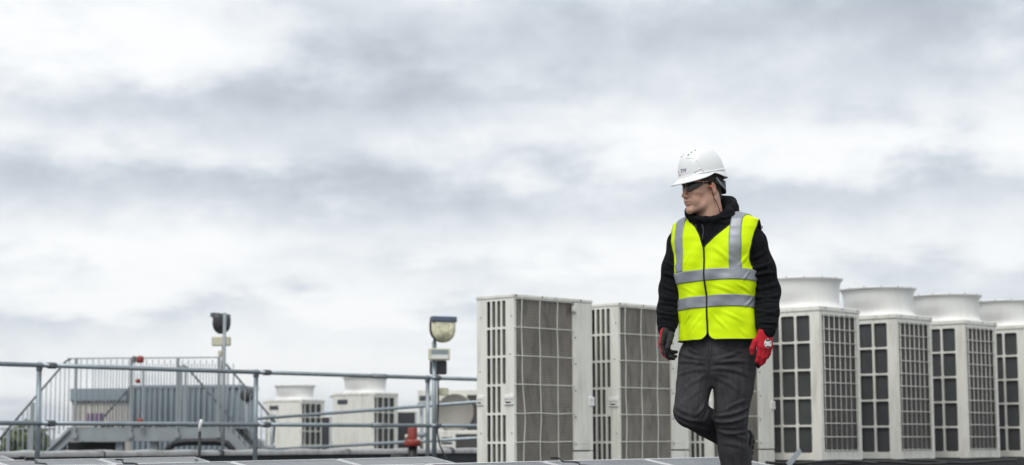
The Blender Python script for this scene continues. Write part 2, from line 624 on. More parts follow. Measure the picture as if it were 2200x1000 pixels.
def side_unit(loc, label, wob):
    """flat-topped condenser: slotted end (local x=0 face), coil face with wire guard (local y=0 face), service panel"""
    W, D, H = 1.10, .47, HSIDE
    t = thing('condenser_unit', label, 'condenser unit', loc, UA, 'flat-topped condenser units')
    mb = MB()
    mb.box(-.008, W + .008, -.008, D + .008, H - .032, H, .006)
    mb.build('top_cover', M['cream'], t)
    # slotted end panel
    cuts = []
    cols = [(.270, .366), (.408, .504), (.543, .638), (.680, .776)]
    for r in range(6):
        z1 = H - .055 - r * .262
        z0 = max(z1 - .243, .03)
        for c, (a, b) in enumerate(cols):
            if r == 3 and c == 3:
                continue
            cuts.append(((1 - b) * D, (1 - a) * D, z0, z1))
    mb = MB()
    grille(mb, (0, D, 0), (0, -1, 0), (0, 0, 1), (-1, 0, 0), D, H - .032, [(D - q_[1], D - q_[0], q_[2], q_[3]) for q_ in cuts], .014, .012)
    mb.build('slotted_side_panel', M['cream'], t)
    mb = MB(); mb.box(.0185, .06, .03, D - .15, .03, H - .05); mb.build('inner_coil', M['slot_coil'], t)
    mb = MB()
    for kk in range(60):
        z = .06 + kk * .0258
        mb.tube([(.03, .105, z), (.022, .12, z), (.022, .14, z), (.03, .155, z)], .006, 5)
    tag(mb.build('coil_return_bends', M['clamp'], t), kind='stuff')
    # coil face
    xc = .755 * W
    mb = MB(); mb.box(.014, xc, .02, .06, .02, H - .034); mb.build('coil', M['coil'], t)
    mb = MB(); mb.box(0.0145, .03, .0, .03, .02, H - .034); mb.build('corner_strip', M['cream'], t)
    # wire guard
    xs_ = [.085 * W, .31 * W, .535 * W]
    for i, xw in enumerate(xs_):
        pts = []
        for kk in range(25):
            z = .03 + (H - .075) * kk / 24
            f = max(0, 1 - z / (H * .58))
            pts.append((xw + wob * (.010 * math.sin(f * 5 + i) * min(1, f * 3) + (.03 if i == 0 else .01) * min(1, f * 2)), -.012 + .004 * math.sin(kk * .7), z))
        MB().tube(pts, .0043, 6).build('guard_wire', M['wire'], t)
    for r in range(7):
        z = H - .042 - r * .2615
        if z < .03:
            continue
        pts = [(0.004 + (xc - .004) * kk / 12, -.004 if kk in (0, 12) else -.022, z + wob * (r > 3) * .0035 * math.sin(kk * .9 + r)) for kk in range(13)]
        MB().tube(pts, .0043, 6).build('guard_wire', M['wire'], t)
    # service panel
    mb = MB(); mb.box(xc + .002, W, -.004, .03, .19, H - .034, .006)
    mb.box(xc + .06, xc + .062 + .05, -.0065, -.003, .255, .262); mb.box(xc + .13, xc + .18, -.0065, -.003, .255, .262)
    mb.build('service_panel', M['cream'], t)
    mb = MB(); mb.box(xc + .002, W, -.002, .03, .0, .178, .005); mb.build('lower_service_panel', M['cream'], t)
    for z in (.25, .5, .75, 1.0, 1.25, 1.48):
        MB().tube([(xc + .018, -.003, z), (xc + .018, -.010, z)], .007, 8).build('panel_screw', M['clamp'], t)
    for (yy, z) in ((.03, .35), (.03, H - .2), (D - .05, .35), (D - .05, H - .2), (.05, H - .55), (D - .04, H - .7)):
        MB().tube([(.001, yy, z), (-.005, yy, z)], .006, 8).build('panel_screw', M['clamp'], t)
    for (xx, yy) in ((.02, -.009), (.38, -.009), (.93, -.009)):
        MB().tube([(xx, yy + .002, H - .012), (xx, yy - .005, H - .012)], .008, 8).build('cover_screw', M['clamp'], t)
    mb = MB(); mb.box(xc - .03, xc + .01, -.03, -.0, H - .125, H - .075, .006); mb.build('guard_clip', M['wire'], t)
    # rear and far end
    mb = MB(); mb.box(.0146, W - .001, D - .014, D - .001, 0, H - .033); mb.build('rear_panel', M['cream'], t)
    mb = MB(); mb.box(W - .014, W - .0005, .0305, D - .0145, 0, H - .033); mb.build('end_panel', M['cream'], t)
    mb = MB(); mb.box(.015, W - .015, .07, D - .015, .0, .02); mb.build('base_tray', M['dark_grey'], t)
    # lifting handles
    def handle(x0, x1, y0, y1, z):
        m_ = MB(); m_.box(x0, x1, y0, y1, z, z + .035, .006); m_.box(x0, x1, y0, y1, z - .05, z - .038, .004); m_.box(x0 + .002, x1 - .002, y0 + .002, y0 + .012, z - .04, z + .002); m_.box(x0 + .002, x1 - .002, y1 - .012, y1 - .002, z - .04, z + .002)
        h_ = m_.build('lifting_handle', M['white'], t)
        m_ = MB(); cx, cy = (x1 - x0) * .2, (y1 - y0) * .2
        m_.box(x0 + cx, x1 - cx, y0 + cy, y1 - cy, z - .036, z + .002); m_.build('handle_recess', M['cream'], h_)
        m_ = MB(); m_.box(x0 + .15 * (x1 - x0), x1 - .15 * (x1 - x0), y0 + .3 * (y1 - y0), y1 - .22 * (y1 - y0), z - .037, z - .022); m_.v = [(a - (.004 if x1 - x0 < .05 else 0), c - (.007 if x1 - x0 > .05 else 0), d_) for (a, c, d_) in m_.v]; m_.build('handle_slot', M['dark_grey'], h_)
    zh = H - .96
    handle(-.016, .012, .005, .12, zh)
    handle(-.016, .012, D - .085, D - .005, zh)
    handle(W - .06, W + .016, -.014, .02, zh)
    # feet
    for (a, b) in ((.08, .05), (W - .14, .05), (.08, D - .1), (W - .14, D - .1)):
        m_ = MB(); m_.box(a, a + .07, b, b + .06, -.2, 0); m_.build('foot', M['rubber'], t)
    return t


ZB = .2
sp = 1.495
side_names = ['weathered flat-topped condenser unit with bent guard wires, left end of the row',
              'flat-topped condenser unit with stained coil, between its row mate and the walking person',
              'flat-topped condenser unit mostly hidden behind the walking person']
for i in range(3):
    side_unit(P(3.84 + sp * i, -3.81, ZB), side_names[i], [1., .12, .05][i])


def fan_unit(loc, rz, label, group, W=.78, D=.94, H=1.64, chim=.33, feet=.24):
    t = thing('fan_unit', label, 'fan unit', loc, rz, group)
    HB = H - .05
    # lid
    mb = MB(); mb.box(-.012, W + .012, -.012, D + .012, HB, H, .008); mb.build('lid', M['cream'], t)
    mb = MB()
    for (a, b) in ((.1, -.014), (W * .55, -.014), (W - .05, -.014)):
        mb.tube([(a, b, HB + .03), (a, b - .004, HB + .03)], .008, 6)
    mb.build('lid_screws', M['clamp'], t)
    # chimney
    cx, cy = W / 2, D / 2
    rn = .405
    prof = [(.462, .002), (.448, .010), (.430, .026), (.416, .048), (rn + .003, .08), (rn, .13), (rn, .20), (rn + .004, chim - .085), (rn + .010, chim - .055), (rn + .020, chim - .034), (rn + .032, chim - .023),
            (rn + .038, chim - .019), (rn + .040, chim), (rn + .034, chim + .002), (rn + .03, chim - .012), (rn + .008, chim - .05), (rn - .008, chim - .09), (rn - .01, .08)]
    vsq = MB().lathe(prof, (cx, cy, H), 64)
    # the base flare goes oval to stay on the lid
    ov = lambda z_, half: 1 - (1 - min(1, half / .462)) * max(0, 1 - (z_ - H) / .14) ** .7
    vsq.v = [(cx + (a - cx) * ov(c, W / 2 + .004), cy + (b - cy) * ov(c, D / 2 + .004), c) for (a, b, c) in vsq.v]
    ch = vsq.build('fan_chimney', M['white'], t)
    mb = MB()
    for k in range(14):
        a = k * 2 * math.pi / 14 + .2
        q_ = (cx + (rn + .037) * math.cos(a), cy + (rn + .037) * math.sin(a), H + chim - .008)
        mb.tube([q_, (q_[0], q_[1], q_[2] + .013)], .006, 6)
    mb.build('rim_bolts', M['clamp'], ch)
    mb = MB()
    for k in range(9):
        rr = .04 + k * .04
        mb.tube([(cx + rr * math.cos(a), cy + rr * math.sin(a), H + .2) for a in np.linspace(0, 2 * math.pi, 28)[:-1]], .004, 4, closed=True)
    for k in range(6):
        a = k * math.pi / 6
        mb.tube([(cx + .39 * math.cos(a), cy + .39 * math.sin(a), H + .195), (cx - .39 * math.cos(a), cy - .39 * math.sin(a), H + .195)], .005, 4)
    mb.build('fan_guard', M['wire'], ch)
    mb = MB()
    for k in range(4):
        a = k * math.pi / 2
        c_, s_ = math.cos(a), math.sin(a)
        vv = []
        for rr in (.07, .2, .36):
            for (w_, zz) in ((-.09, .05), (.09, .12)):
                ww = w_ * (.5 + rr * 1.4)
                vv.append((cx + rr * c_ - ww * s_, cy + rr * s_ + ww * c_, H + zz))
        mb.add(vv, [(0, 1, 3, 2), (2, 3, 5, 4)], True)
    mb.lathe([(.08, .03), (.085, .1), (.06, .14), (.0, .145)], (cx, cy, H), 20)
    mb.build('fan', M['dark_grey'], ch)
    # slotted faces x=0 and x=W
    rows = 5
    pitch = (HB - .10) / rows
    cuts = []
    for r in range(rows):
        z0 = .075 + r * pitch
        for c in range(4):
            a = .125 + c * .198
            cuts.append((a, a + .174, z0, z0 + pitch - .021))
    mb = MB()
    grille(mb, (0, 0, 0), (0, 1, 0), (0, 0, 1), (-1, 0, 0), D, HB, cuts, .016, .02)
    mb.build('slotted_side_panel', M['cream'], t)
    mb = MB()
    grille(mb, (W, 0, 0), (0, 1, 0), (0, 0, 1), (1, 0, 0), D, HB, cuts, .016, .02)
    mb.build('slotted_side_panel', M['cream'], t)
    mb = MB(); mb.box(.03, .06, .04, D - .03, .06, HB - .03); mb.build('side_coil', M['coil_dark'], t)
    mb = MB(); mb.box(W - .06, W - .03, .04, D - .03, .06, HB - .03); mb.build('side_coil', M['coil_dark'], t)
    # guarded coil face y=0
    mb = MB()
    grille(mb, (.0162, 0, 0), (1, 0, 0), (0, 0, 1), (0, -1, 0), W - .0324, HB, [(.035, W - .07, .09, HB - .035)], .02)
    mb.build('coil_face_frame', M['cream'], t)
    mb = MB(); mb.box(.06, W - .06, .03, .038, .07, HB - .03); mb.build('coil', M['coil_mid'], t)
    for k in range(7):
        xw = .066 + k * (W - .124) / 6.5
        MB().tube([(xw, -.012, .085), (xw, -.012, HB - .03)], .0044, 6).build('guard_wire', M['wire'], t)
    for k in range(11):
        zw = .10 + k * (HB - .15) / 10
        MB().tube([(.04, -.018, zw), (W - .05, -.018, zw)], .0044, 6).build('guard_wire', M['wire'], t)
    # plain front y=D
    mb = MB(); mb.box(.0165, W - .0165, D - .018, D - .001, .0, HB)
    mb.build('front_panel', M['cream'], t)
    mb = MB(); mb.box(.03, W - .03, D - .002, D + .006, .06, .62, .006); mb.build('access_cover', M['cream'], t)
    mb = MB(); mb.box(W - .36, W - .12, D - .001, D + .004, HB - .17, HB - .08); mb.build('name_plate', M['plate'], t)
    # plinth and feet
    mb = MB(); mb.box(.02, W - .02, .02, D - .02, -.02, .055); mb.build('base_tray', M['dark_grey'], t)
    mb = MB()
    mb.box(.10, W - .03, .006, .05, -.055, -.002)
    mb.build('base_skirt', M['cream'], t)
    for (a, b) in ((.0, .0), (W - .1, .0), (.0, D - .1), (W - .1, D - .1)):
        m_ = MB()
        m_.prism([(a, b), (a + .09, b), (a + .05, b + .07), (a, b + .1)], 'z', -.055, -.0005)
        m_.build('corner_foot', M['cream'], t)
        m_ = MB(); m_.box(a + .01, a + .08, b + .01, b + .07, -feet, -.056); m_.build('rubber_foot', M['rubber'], t)
    return t


fl = ['fan unit with a broad white chimney nearest the walking person, its side beside his glove',
      'second fan unit with white chimney counting from the walking person',
      'third fan unit with white chimney counting from the walking person',
      'fan unit with white chimney cut off by the right edge of the picture',]
for i, (px, hpx, y0) in enumerate([(1760, 288, 666), (1925, 270, 683), (2071, 257, 696), (2203, 246, 707)]):
    d = 17.85 * 323 / (hpx + 2)
    X = (px - 1100) / 4000 * d
    fan_unit((X, d, .27), UA, fl[i], 'chimney fan units at the right')


# ------------------------------------------------------------------ solar panels
PL, PW = 1.65, .985
TILT = R(10.3)


def make_panel_meshes():
    f = MB()
    t_ = .035
    for (a, b, c, d_) in ((0, PW, 0, .016), (0, PW, PL - .016, PL), (0, .016, .016, PL - .016), (PW - .016, PW, .016, PL - .016)):
        f.box(a, b, -d_, -c, -t_, 0)
    g = MB(); g.box(.016, PW - .016, -PL + .016, -.016, -.008, -.003)
    b = MB(); b.box(.03, PW - .03, -PL + .03, -.03, -.0125, -.0085)
    jb = MB(); jb.box(PW / 2 - .06, PW / 2 + .06, -.2, -.12, -.034, -.0128, .004)
    s = MB()
    s.box(-.02, .02, -.05, .0, -.30, -.037); s.box(-.02, .02, -PL + .02, -PL + .07, -.07, -.037)
    return [('frame', f.mesh('frame', M['alu'])), ('glass', g.mesh('glass', M['pv'])), ('back_sheet', b.mesh('back_sheet', M['cap'])), ('junction_box', jb.mesh('junction_box', M['black']))], s


PARTS, _ = make_panel_meshes()
ORD = ['first', 'second', 'third', 'fourth', 'fifth', 'sixth', 'seventh', 'eighth']


def pv_row(n, u_end, count, z, rise, phrase, start=False):
    """panels butted along U; top edge on the line n, glass slopes down along NN"""
    for k in range(count):
        if start:
            u = u_end + k * 1.005
        else:
            u = u_end - (k + 1) * 1.005
        zz = z + rise * u
        lab = '%s solar panel from the %s end of the %s' % (ORD[k], 'left' if start else 'right', phrase)
        t = thing('solar_panel', lab, 'solar panel', P(u, n, zz), 0, 'tilted solar panels on the roof')
        t.rotation_mode = 'XYZ'
        t.rotation_euler = (Matrix.Rotation(UA, 3, 'Z') @ Matrix.Rotation(-rise, 3, 'Y') @ Matrix.Rotation(TILT, 3, 'X')).to_euler()
        for nm, me in PARTS:
            inst(nm, me, t)
        for uu in (.12, PW - .12):
            for (yy, hh) in ((-.06, zz - .05), (-PL + .08, max(.03, zz - .05 - PL * math.sin(TILT)))):
                m_ = MB()
                m_.box(uu - .02, uu + .02, yy - .025, yy + .025, -.036 - hh - .0, -.0355)
                m_.build('support_leg', M['galv'], t)


pv_row(0, 1.98, 5, .347, .006, 'row behind the standing leg')
pv_row(-2.7, 1.70, 6, .343, .008, 'row ending below the red standpipe')
pv_row(-5.4, 1.47, 6, .345, .006, 'row ending below the thin black post')
pv_row(-7.75, solve_u(14, -7.75), 2, .36, .006, 'small row at the lower left corner')
pv_row(2.75, -.9, 4, .318, .002, 'row at the lower right corner', start=True)

# loose cables at the panel gaps
for i, (u, n, z, lab) in enumerate([(0.0, .02, .36, 'black cable loop poking up at the gap between the two panels left of the person'),
                                    (.53 - .9, -5.3, .36, 'black cable loop at the panel gap below the left rail post'),
                                    (-1.35, -2.62, .355, 'black cable loop at the panel gap below the middle rail post')]):
    pts = []
    b = P(u, n, z)
    for k in range(14):
        f = k / 13
        q = b + NN * (.02 + .55 * f) + U * (.03 * math.sin(k * 1.7)) + Vector((0, 0, -.098 * f + .006 + .008 * abs(math.sin(k * 2.1))))
        pts.append(q)
    tag(MB().tube(pts, .006, 6).build('panel_cable', M['black']), lab, 'cable')

# ------------------------------------------------------------------ guard rail along the roof
RN = -9.0
gr = thing('guard_rail', 'galvanised tube guard rail with two rails along the left of the roof', 'guard rail', P(0, RN), UA)
upost = [solve_u(85, RN), solve_u(550, RN), solve_u(918, RN)]
upost = [2 * upost[0] - upost[1]] + upost + [upost[2] + 2.7, upost[2] + 5.4]
zt, zm = EYE + .834, EYE + .237
for uu in upost:
    m_ = MB(); m_.tube([(uu, 0, 0), (uu, 0, zt + .028)], .0265, 14); m_.build('post', M['galv'], gr)
    m_ = MB(); m_.lathe([(.0, .036), (.02, .034), (.031, .024), (.034, .0), (.034, -.05), (.028, -.056)], (uu, 0, zt), 16); m_.build('post_cap', M['galv'], gr)
    m_ = MB(); m_.box(uu - .09, uu + .09, -.09, .09, 0, .012); m_.build('base_plate', M['galv'], gr)
    for z in (zt, zm):
        m_ = MB()
        m_.lathe([(.034, -.05), (.037, -.04), (.037, .04), (.034, .05)], (0, 0, 0), 16)
        m_.v = [(uu + .115 + c, a * .9 - .052, z + b * .9) for (a, b, c) in m_.v]
        m_.box(uu + .085, uu + .15, -.10, -.075, z - .02, z + .02, .004)
        m_.tube([(uu + .118, -.12, z + .012), (uu + .118, -.08, z + .012)], .009, 6)
        m_.build('clamp', M['clamp'], gr)
for z in (zt, zm):
    for a, b in zip(upost[:-1], upost[1:]):
        m_ = MB(); m_.tube([(a + .001, -.052, z), (b - .001, -.052, z)], .0245, 14); m_.build('rail', M['galv'], gr)
# brown tape and coupling on the rails between middle and right posts
um = solve_u(808, RN)
for z in (zt, zm):
    m_ = MB(); m_.tube([(um - .12, -.052, z), (um + .12, -.052, z)], .031, 14); m_.build('rail_coupling', M['galv_dull'], gr)

# second, rising guard rail behind, in front of the far fan units
r2 = thing('ramp_guard_rail', 'thin galvanised ramp guard rail rising to the right in front of far fan units', 'guard rail')


def PXY(px, py, d):
    return Vector(((px - 1100) / 4000 * d, d, EYE + (955 - py) / 4000 * d))


for (ya, yb) in ((899, 861), (966, 939)):
    m_ = MB(); m_.tube([PXY(545, ya, 31), PXY(1075, yb, 27)], .026, 10); m_.build('rail', M['galv'], r2)
for (px, d, yt) in ((585, 30.7, 893), (905, 28.3, 868), (1060, 27.2, 862)):
    t_ = PXY(px, yt - 4, d)
    m_ = MB(); m_.tube([(t_.x, t_.y, -.05), t_], .026, 10); m_.build('post', M['galv'], r2)
    for yy in (yt + 2, yt + 66):
        c_ = PXY(px, yy, d)
        m_ = MB(); m_.tube([c_ + Vector((-.06, -.01, 0)), c_ + Vector((.06, -.01, 0))], .036, 10); m_.build('clamp', M['galv_dull'], r2)

# ------------------------------------------------------------------ floodlights on poles


def flood_lamp_meshes(parent, c, yaw, s, housing, tilt=0.):
    """big rounded floodlight: D-shaped body, hood, glass; faces local -y before yaw"""
    rot = Matrix.Translation(c) @ Matrix.Rotation(yaw, 4, 'Z') @ Matrix.Rotation(tilt, 4, 'X') @ Matrix.Scale(s, 4)

    def bld(name, mb_, mat):
        mb_.v = [tuple(rot @ Vector(p)) for p in mb_.v]
        return mb_.build(name, mat, parent)
    # outline: flat top, straight sides, rounded bottom
    out = [(-.5, .46), (.5, .46), (.53, .2), (.52, -.05)] + [(.51 * math.cos(a), -.06 - .46 * math.sin(a)) for a in np.linspace(.15, math.pi - .15, 16)] + [(-.52, -.05), (-.53, .2)]

    def ring(k, y):
        return [(x * k, y, z * k) for (x, z) in out]
    n_ = len(out)
    m_ = MB()
    layers = [(1., -.12), (1.03, -.1), (1.03, 0.), (.92, .16), (.62, .3), (.3, .34)]
    vv = [p for (k, y) in layers for p in ring(k, y)]
    ff = []
    for i in range(len(layers) - 1):
        for j in range(n_):
            j2 = (j + 1) % n_
            ff.append((i * n_ + j, i * n_ + j2, (i + 1) * n_ + j2, (i + 1) * n_ + j))
    ff.append(tuple((len(layers) - 1) * n_ + j for j in range(n_)))
    m_.add(vv, ff, True)
    body = bld('lamp_housing', m_, housing)
    m_ = MB()
    m_.box(-.54, .54, -.30, -.09, .27, .50, .05)
    bld('lamp_visor', m_, M['blue_grey'])
    m_ = MB()
    vv = ring(.97, -.12) + ring(.93, -.19) + ring(.6, -.235) + [(0, -.25, 0)]
    ff = []
    for i in range(2):
        for j in range(n_):
            j2 = (j + 1) % n_
            ff.append((i * n_ + j, (i + 1) * n_ + j, (i + 1) * n_ + j2, i * n_ + j2))
    for j in range(n_):
        ff.append((2 * n_ + j, 3 * n_, 2 * n_ + (j + 1) % n_))
    m_.add(vv, ff, True)
    bld('lamp_lens', m_, M['lamp_refl'])


def small_flood(parent, c, yaw, w, h):
    rot = Matrix.Translation(c) @ Matrix.Rotation(yaw, 4, 'Z')

    def bld(name, mb_, mat, par):
        mb_.v = [tuple(rot @ Vector(p)) for p in mb_.v]
        return mb_.build(name, mat, par)
    m_ = MB(); m_.box(-w / 2, w / 2, -.05, .06, -h / 2, h / 2, .012)
    b = bld('small_lamp', m_, M['lamp_cream'], parent)
    m_ = MB(); m_.box(-w * .4, w * .4, -.054, -.049, -h * .02, h * .38); bld('lamp_glass', m_, M['galv'], b)
    m_ = MB(); m_.box(-w * .4, w * .4, -.054, -.049, -h * .38, -h * .04); bld('lamp_tube', m_, M['white'], b)


def PX(px, py, d):
    return PXY(px, py, d)


# right pole
d2 = P(solve_u(931, -9.35), -9.35).y
fp = thing('floodlight_pole', 'galvanised pole carrying a large yellowed floodlight facing the camera, near the red hydrant', 'floodlight', (PX(932, 955, d2).x, d2, 0))
b0 = Vector((PX(932, 955, d2).x, d2, 0))


def loc2(px, py, dd=0.):
    return PX(px, py, d2) + Vector((0, dd, 0)) - b0


m_ = MB(); m_.tube([(0, 0, 0), (0, 0, loc2(932, 735).z)], .030, 12); m_.build('pole', M['galv'], fp)
m_ = MB(); m_.tube([loc2(932, 745), loc2(933, 725)], .02, 10); m_.build('neck', M['clamp'], fp)
flood_lamp_meshes(fp, loc2(949, 709, -.05), R(26), .325, M['dark_grey'])
small_flood(fp, loc2(943, 763, -.06), R(10), .27, .15)
m_ = MB(); m_.box(-.11, .11, 0, .14, -.09, .09, .02)
c_ = loc2(940, 790, .03); m_.v = [tuple(Vector(p) + c_) for p in m_.v]; m_.build('control_gear_box', M['dark_grey'], fp)
m_ = MB(); m_.box(-.06, .06, 0, .1, -.05, .05, .01)
c_ = loc2(952, 842, .03); m_.v = [tuple(Vector(p) + c_) for p in m_.v]; m_.build('junction_box', M['lamp_cream'], fp)
pts = [loc2(940, 800, -.03), loc2(941, 860, -.035), loc2(939, 930, -.035), loc2(945, 958, -.06), loc2(958, 985, -.12), loc2(975, 1000, -.2)]
m_ = MB(); m_.tube(pts, .012, 7); m_.build('power_cable', M['black'], fp)
# left pole, lamp turned away
d1 = 25.5
b0 = Vector((PX(481, 955, d1).x, d1, -.05))


def loc1(px, py, dd=0.):
    return PX(px, py, d1) + Vector((0, dd, 0)) - b0


fp = thing('floodlight_pole', 'galvanised pole with a dark floodlight seen from behind, in front of the access platform', 'floodlight', b0)
m_ = MB(); m_.tube([(0, 0, 0), (0, 0, loc1(481, 671).z)], .024, 12); m_.build('pole', M['galv_dull'], fp)
flood_lamp_meshes(fp, loc1(472, 692, .12), R(-122), .28, M['dark_grey'])
small_flood(fp, loc1(473, 732, .07), R(175), .25, .125)
m_ = MB(); m_.box(-.045, .045, 0, .08, -.04, .04, .012)
c_ = loc1(474, 758, .03); m_.v = [tuple(Vector(p) + c_) for p in m_.v]; m_.build('junction_box', M['lamp_cream'], fp)
m_ = MB(); m_.tube([loc1(477, 735, .04), loc1(478, 765, .035), loc1(476, 800, .035)], .016, 7); m_.build('power_cable', M['black'], fp)

# ------------------------------------------------------------------ red hydrant-like standpipe
dh = P(solve_u(886, -9.6), -9.6).y
hy = thing('standpipe', 'red capped black standpipe standing before the charcoal upstand', 'standpipe', (PX(886, 955, dh).x, dh, 0))
zz = lambda py: EYE + (955 - py) / 4000 * dh
m_ = MB(); m_.lathe([(.06, 0), (.06, zz(956))], (0, 0, 0), 18, True, True); m_.build('riser', M['black'], hy)
m_ = MB(); m_.lathe([(.06, zz(958)), (.105, zz(958)), (.11, zz(955)), (.11, zz(949)), (.105, zz(946)), (.075, zz(944))], (0, 0, 0), 20, True, True); m_.build('flange', M['red'], hy)
m_ = MB(); m_.lathe([(.060, zz(946)), (.062, zz(920)), (.054, zz(918)), (.0, zz(917))], (0, 0, 0), 20); m_.build('cap', M['red'], hy)
m_ = MB(); m_.lathe([(.05, zz(919)), (.055, zz(914)), (.0, zz(912))], (0, 0, 0), 16); m_.build('cap_top', M['white'], hy)
m_ = MB(); m_.tube([(-.06, 0, zz(938)), (-.10, 0, zz(938))], .03, 12); m_.build('side_outlet', M['lamp_cream'], hy)
for k in range(6):
    a = k * 1.047
    m_ = MB(); m_.tube([(.092 * math.cos(a), .092 * math.sin(a), zz(959)), (.092 * math.cos(a), .092 * math.sin(a), zz(944.5))], .009, 6); m_.build('bolt', M['lamp_cream'], hy)
m_ = MB(); m_.lathe([(.12, 0), (.13, .1), (.13, .28), (.1, .33), (.0, .35)], (0, 0, 0), 20)
c_ = PX(858, 955, dh - .1); m_.v = [(a + c_.x, b + c_.y, c) for (a, b, c) in m_.v]
tag(m_.build('roof_vent_cowl', M['black']), 'low black rounded vent cowl left of the red standpipe', 'vent')

# ------------------------------------------------------------------ far plant: two fan units, side-discharge units, dark cabinets
for (px, py, d, lab) in ((805, 843, 36., 'far cream fan unit with white chimney behind the top rail, nearest the red standpipe'),
                         (650, 857, 40., 'far cream fan unit with white chimney right of the middle rail post')):
    H = 1.64
    ztop = EYE + (955 - py) / 4000 * d
    t = fan_unit((0, 0, 0), 0, lab, 'far chimney fan units', W=1.0, D=.80, H=H, chim=.31, feet=ztop - H + .05)
    # plain front (local y=D) must face the camera, slotted x=0 side to the right: turn half round
    yaw = R(180 - 30)
    t.rotation_euler = (0, 0, yaw)
    corner = Matrix.Rotation(yaw, 3, 'Z') @ Vector((0, .80, 0))
    c_ = Vector(((px - 1100) / 4000 * d, d, ztop - H))
    t.location = c_ - corner

bx = thing('plant_cabinet', 'dark grey plant cabinet between far fan unit and round-grilled unit', 'cabinet', (PX(868, 955, 38).x, 38, -.05))
H_ = EYE + (955 - 882) / 4000 * 38 + .05
m_ = MB(); m_.box(-.22, .24, 0, .5, 0, H_, .01); m_.build('cabinet_body', M['cream'], bx)
m_ = MB(); m_.box(-.2, .22, -.012, -.001, .08, H_ - .04, .004); m_.build('louvre_panel', M['dark_grey'], bx)
bx = thing('plant_cabinet', 'narrow dark cabinet between the two far fan units', 'cabinet', (PX(699, 955, 39).x, 39, -.05))
H_ = EYE + (955 - 893) / 4000 * 39 + .05
m_ = MB(); m_.box(-.09, .10, 0, .5, 0, H_, .01); m_.build('cabinet_body', M['cream'], bx)
m_ = MB(); m_.box(-.075, .085, -.012, -.001, .05, H_ - .03, .004); m_.build('louvre_panel', M['dark_grey'], bx)

dd = 34.
su = thing('side_discharge_unit', 'far cream unit with a large round fan grille behind the right floodlight pole', 'condenser unit', (PX(897, 955, dd).x, dd, -.05), R(-4))
W_ = 1.22
H_ = EYE + (955 - 838) / 4000 * dd + .05
m_ = MB(); m_.box(0, W_, 0, .4, 0, H_, .012); m_.build('casing', M['cream'], su)
cx_, cz_ = (976 - 897) / 4000 * dd, EYE + .05 + (955 - 887) / 4000 * dd
m_ = MB(); m_.lathe([(.345, 0), (.35, .02), (.33, .035), (.32, .012), (.0, .012)], (0, 0, 0), 36)
m_.v = [(cx_ + a, -.001 - c, cz_ + b) for (a, b, c) in m_.v]; g_ = m_.build('grille_ring', M['grille_beige'], su)
for k in range(7):
    rr = .045 + k * .044
    m_ = MB(); m_.tube([(cx_ + rr * math.cos(a), -.036, cz_ + rr * math.sin(a)) for a in np.linspace(0, 2 * math.pi, 30)[:-1]], .0035, 5, closed=True); m_.build('grille_wire', M['galv_dull'], g_)
m_ = MB(); m_.box(W_ - .32, W_ - .1, -.01, -.001, .3, H_ - .1); m_.build('coil', M['coil_mid'], su)
m_ = MB(); m_.box(.03, .24, -.008, -.001, H_ - .2, H_ - .11); m_.build('name_plate', M['plate'], su)
dd = 31.5
su = thing('small_condenser', 'small cream louvred condenser low behind the right rail post', 'condenser unit', (PX(940, 955, dd).x, dd, -.05), R(-4))
H_ = EYE + (955 - 925) / 4000 * dd + .05
m_ = MB(); m_.box(0, .78, 0, .3, 0, H_, .01); m_.build('casing', M['cream'], su)
for k in range(7):
    z_ = .1 + k * (H_ - .16) / 7
    m_ = MB(); m_.box(.06, .24, -.012, -.001, z_, z_ + .03); m_.build('louvre', M['dark_grey'], su)
m_ = MB(); m_.box(.3, .72, -.012, -.001, .08, H_ - .06); m_.build('coil', M['coil_mid'], su)

# ------------------------------------------------------------------ access platform with balustrade and container behind
DP = 31.
S = 4000 / DP
pf = thing('access_platform', 'grey steel access platform with barred balustrade and stair handrails at the left', 'platform', (PX(315, 955, DP).x, DP, -.05), R(-4))


def lp(px, py, y=0.):
    return (((px - 315) / S), y, EYE + .05 + (955 - py) / S)


def lx(px):
    return (px - 315) / S


def lz(py):
    return EYE + .05 + (955 - py) / S


poly = [(88, 974), (143, 919), (500, 915), (556, 974), (520, 974), (484, 945), (150, 945), (118, 974)]
for yy in (0., 1.3):
    m_ = MB(); m_.prism([(lx(a), lz(b)) for (a, b) in poly], 'y', yy, yy + .09); m_.build('side_beam', M['galv_dull'], pf)
m_ = MB(); m_.box(lx(140), lx(500), .0905, 1.2995, lz(919), lz(915)); m_.build('deck', M['galv_dull'], pf)
for px in (128, 255, 330, 520):
    m_ = MB(); m_.box(lx(px) - .06, lx(px) + .06, .1, .22, 0, lz(946)); m_.build('platform_leg', M['galv_dull'], pf)
m_ = MB(); m_.box(lx(122), lx(240), .6, .62, 0.0, lz(946)); m_.build('shade_sheet', M['black'], pf)  # black sheet stands in for the shade in the opening under the deck
bar = MB().tube([(0, 0, 0), (0, 0, 1)], .0085, 6).mesh('bar', M['galv_dull'])
for i in range(26):
    px = 147 + i * 13
    inst('bar', bar, pf, (lx(px), -.03, lz(906)), scale=(1, 1, lz(769 + i * .18) - lz(906)))
for i in range(24):
    px = 153 + i * 13.6
    inst('bar', bar, pf, (lx(px), 1.32, lz(906)), scale=(1, 1, lz(773) - lz(906)))
m_ = MB(); m_.box(lx(143), lx(478), -.045, -.015, lz(769), lz(766.5)); m_.build('top_rail', M['galv_dull'], pf)
m_ = MB(); m_.box(lx(143), lx(478), -.045, -.015, lz(908), lz(905)); m_.build('bottom_rail', M['galv_dull'], pf)
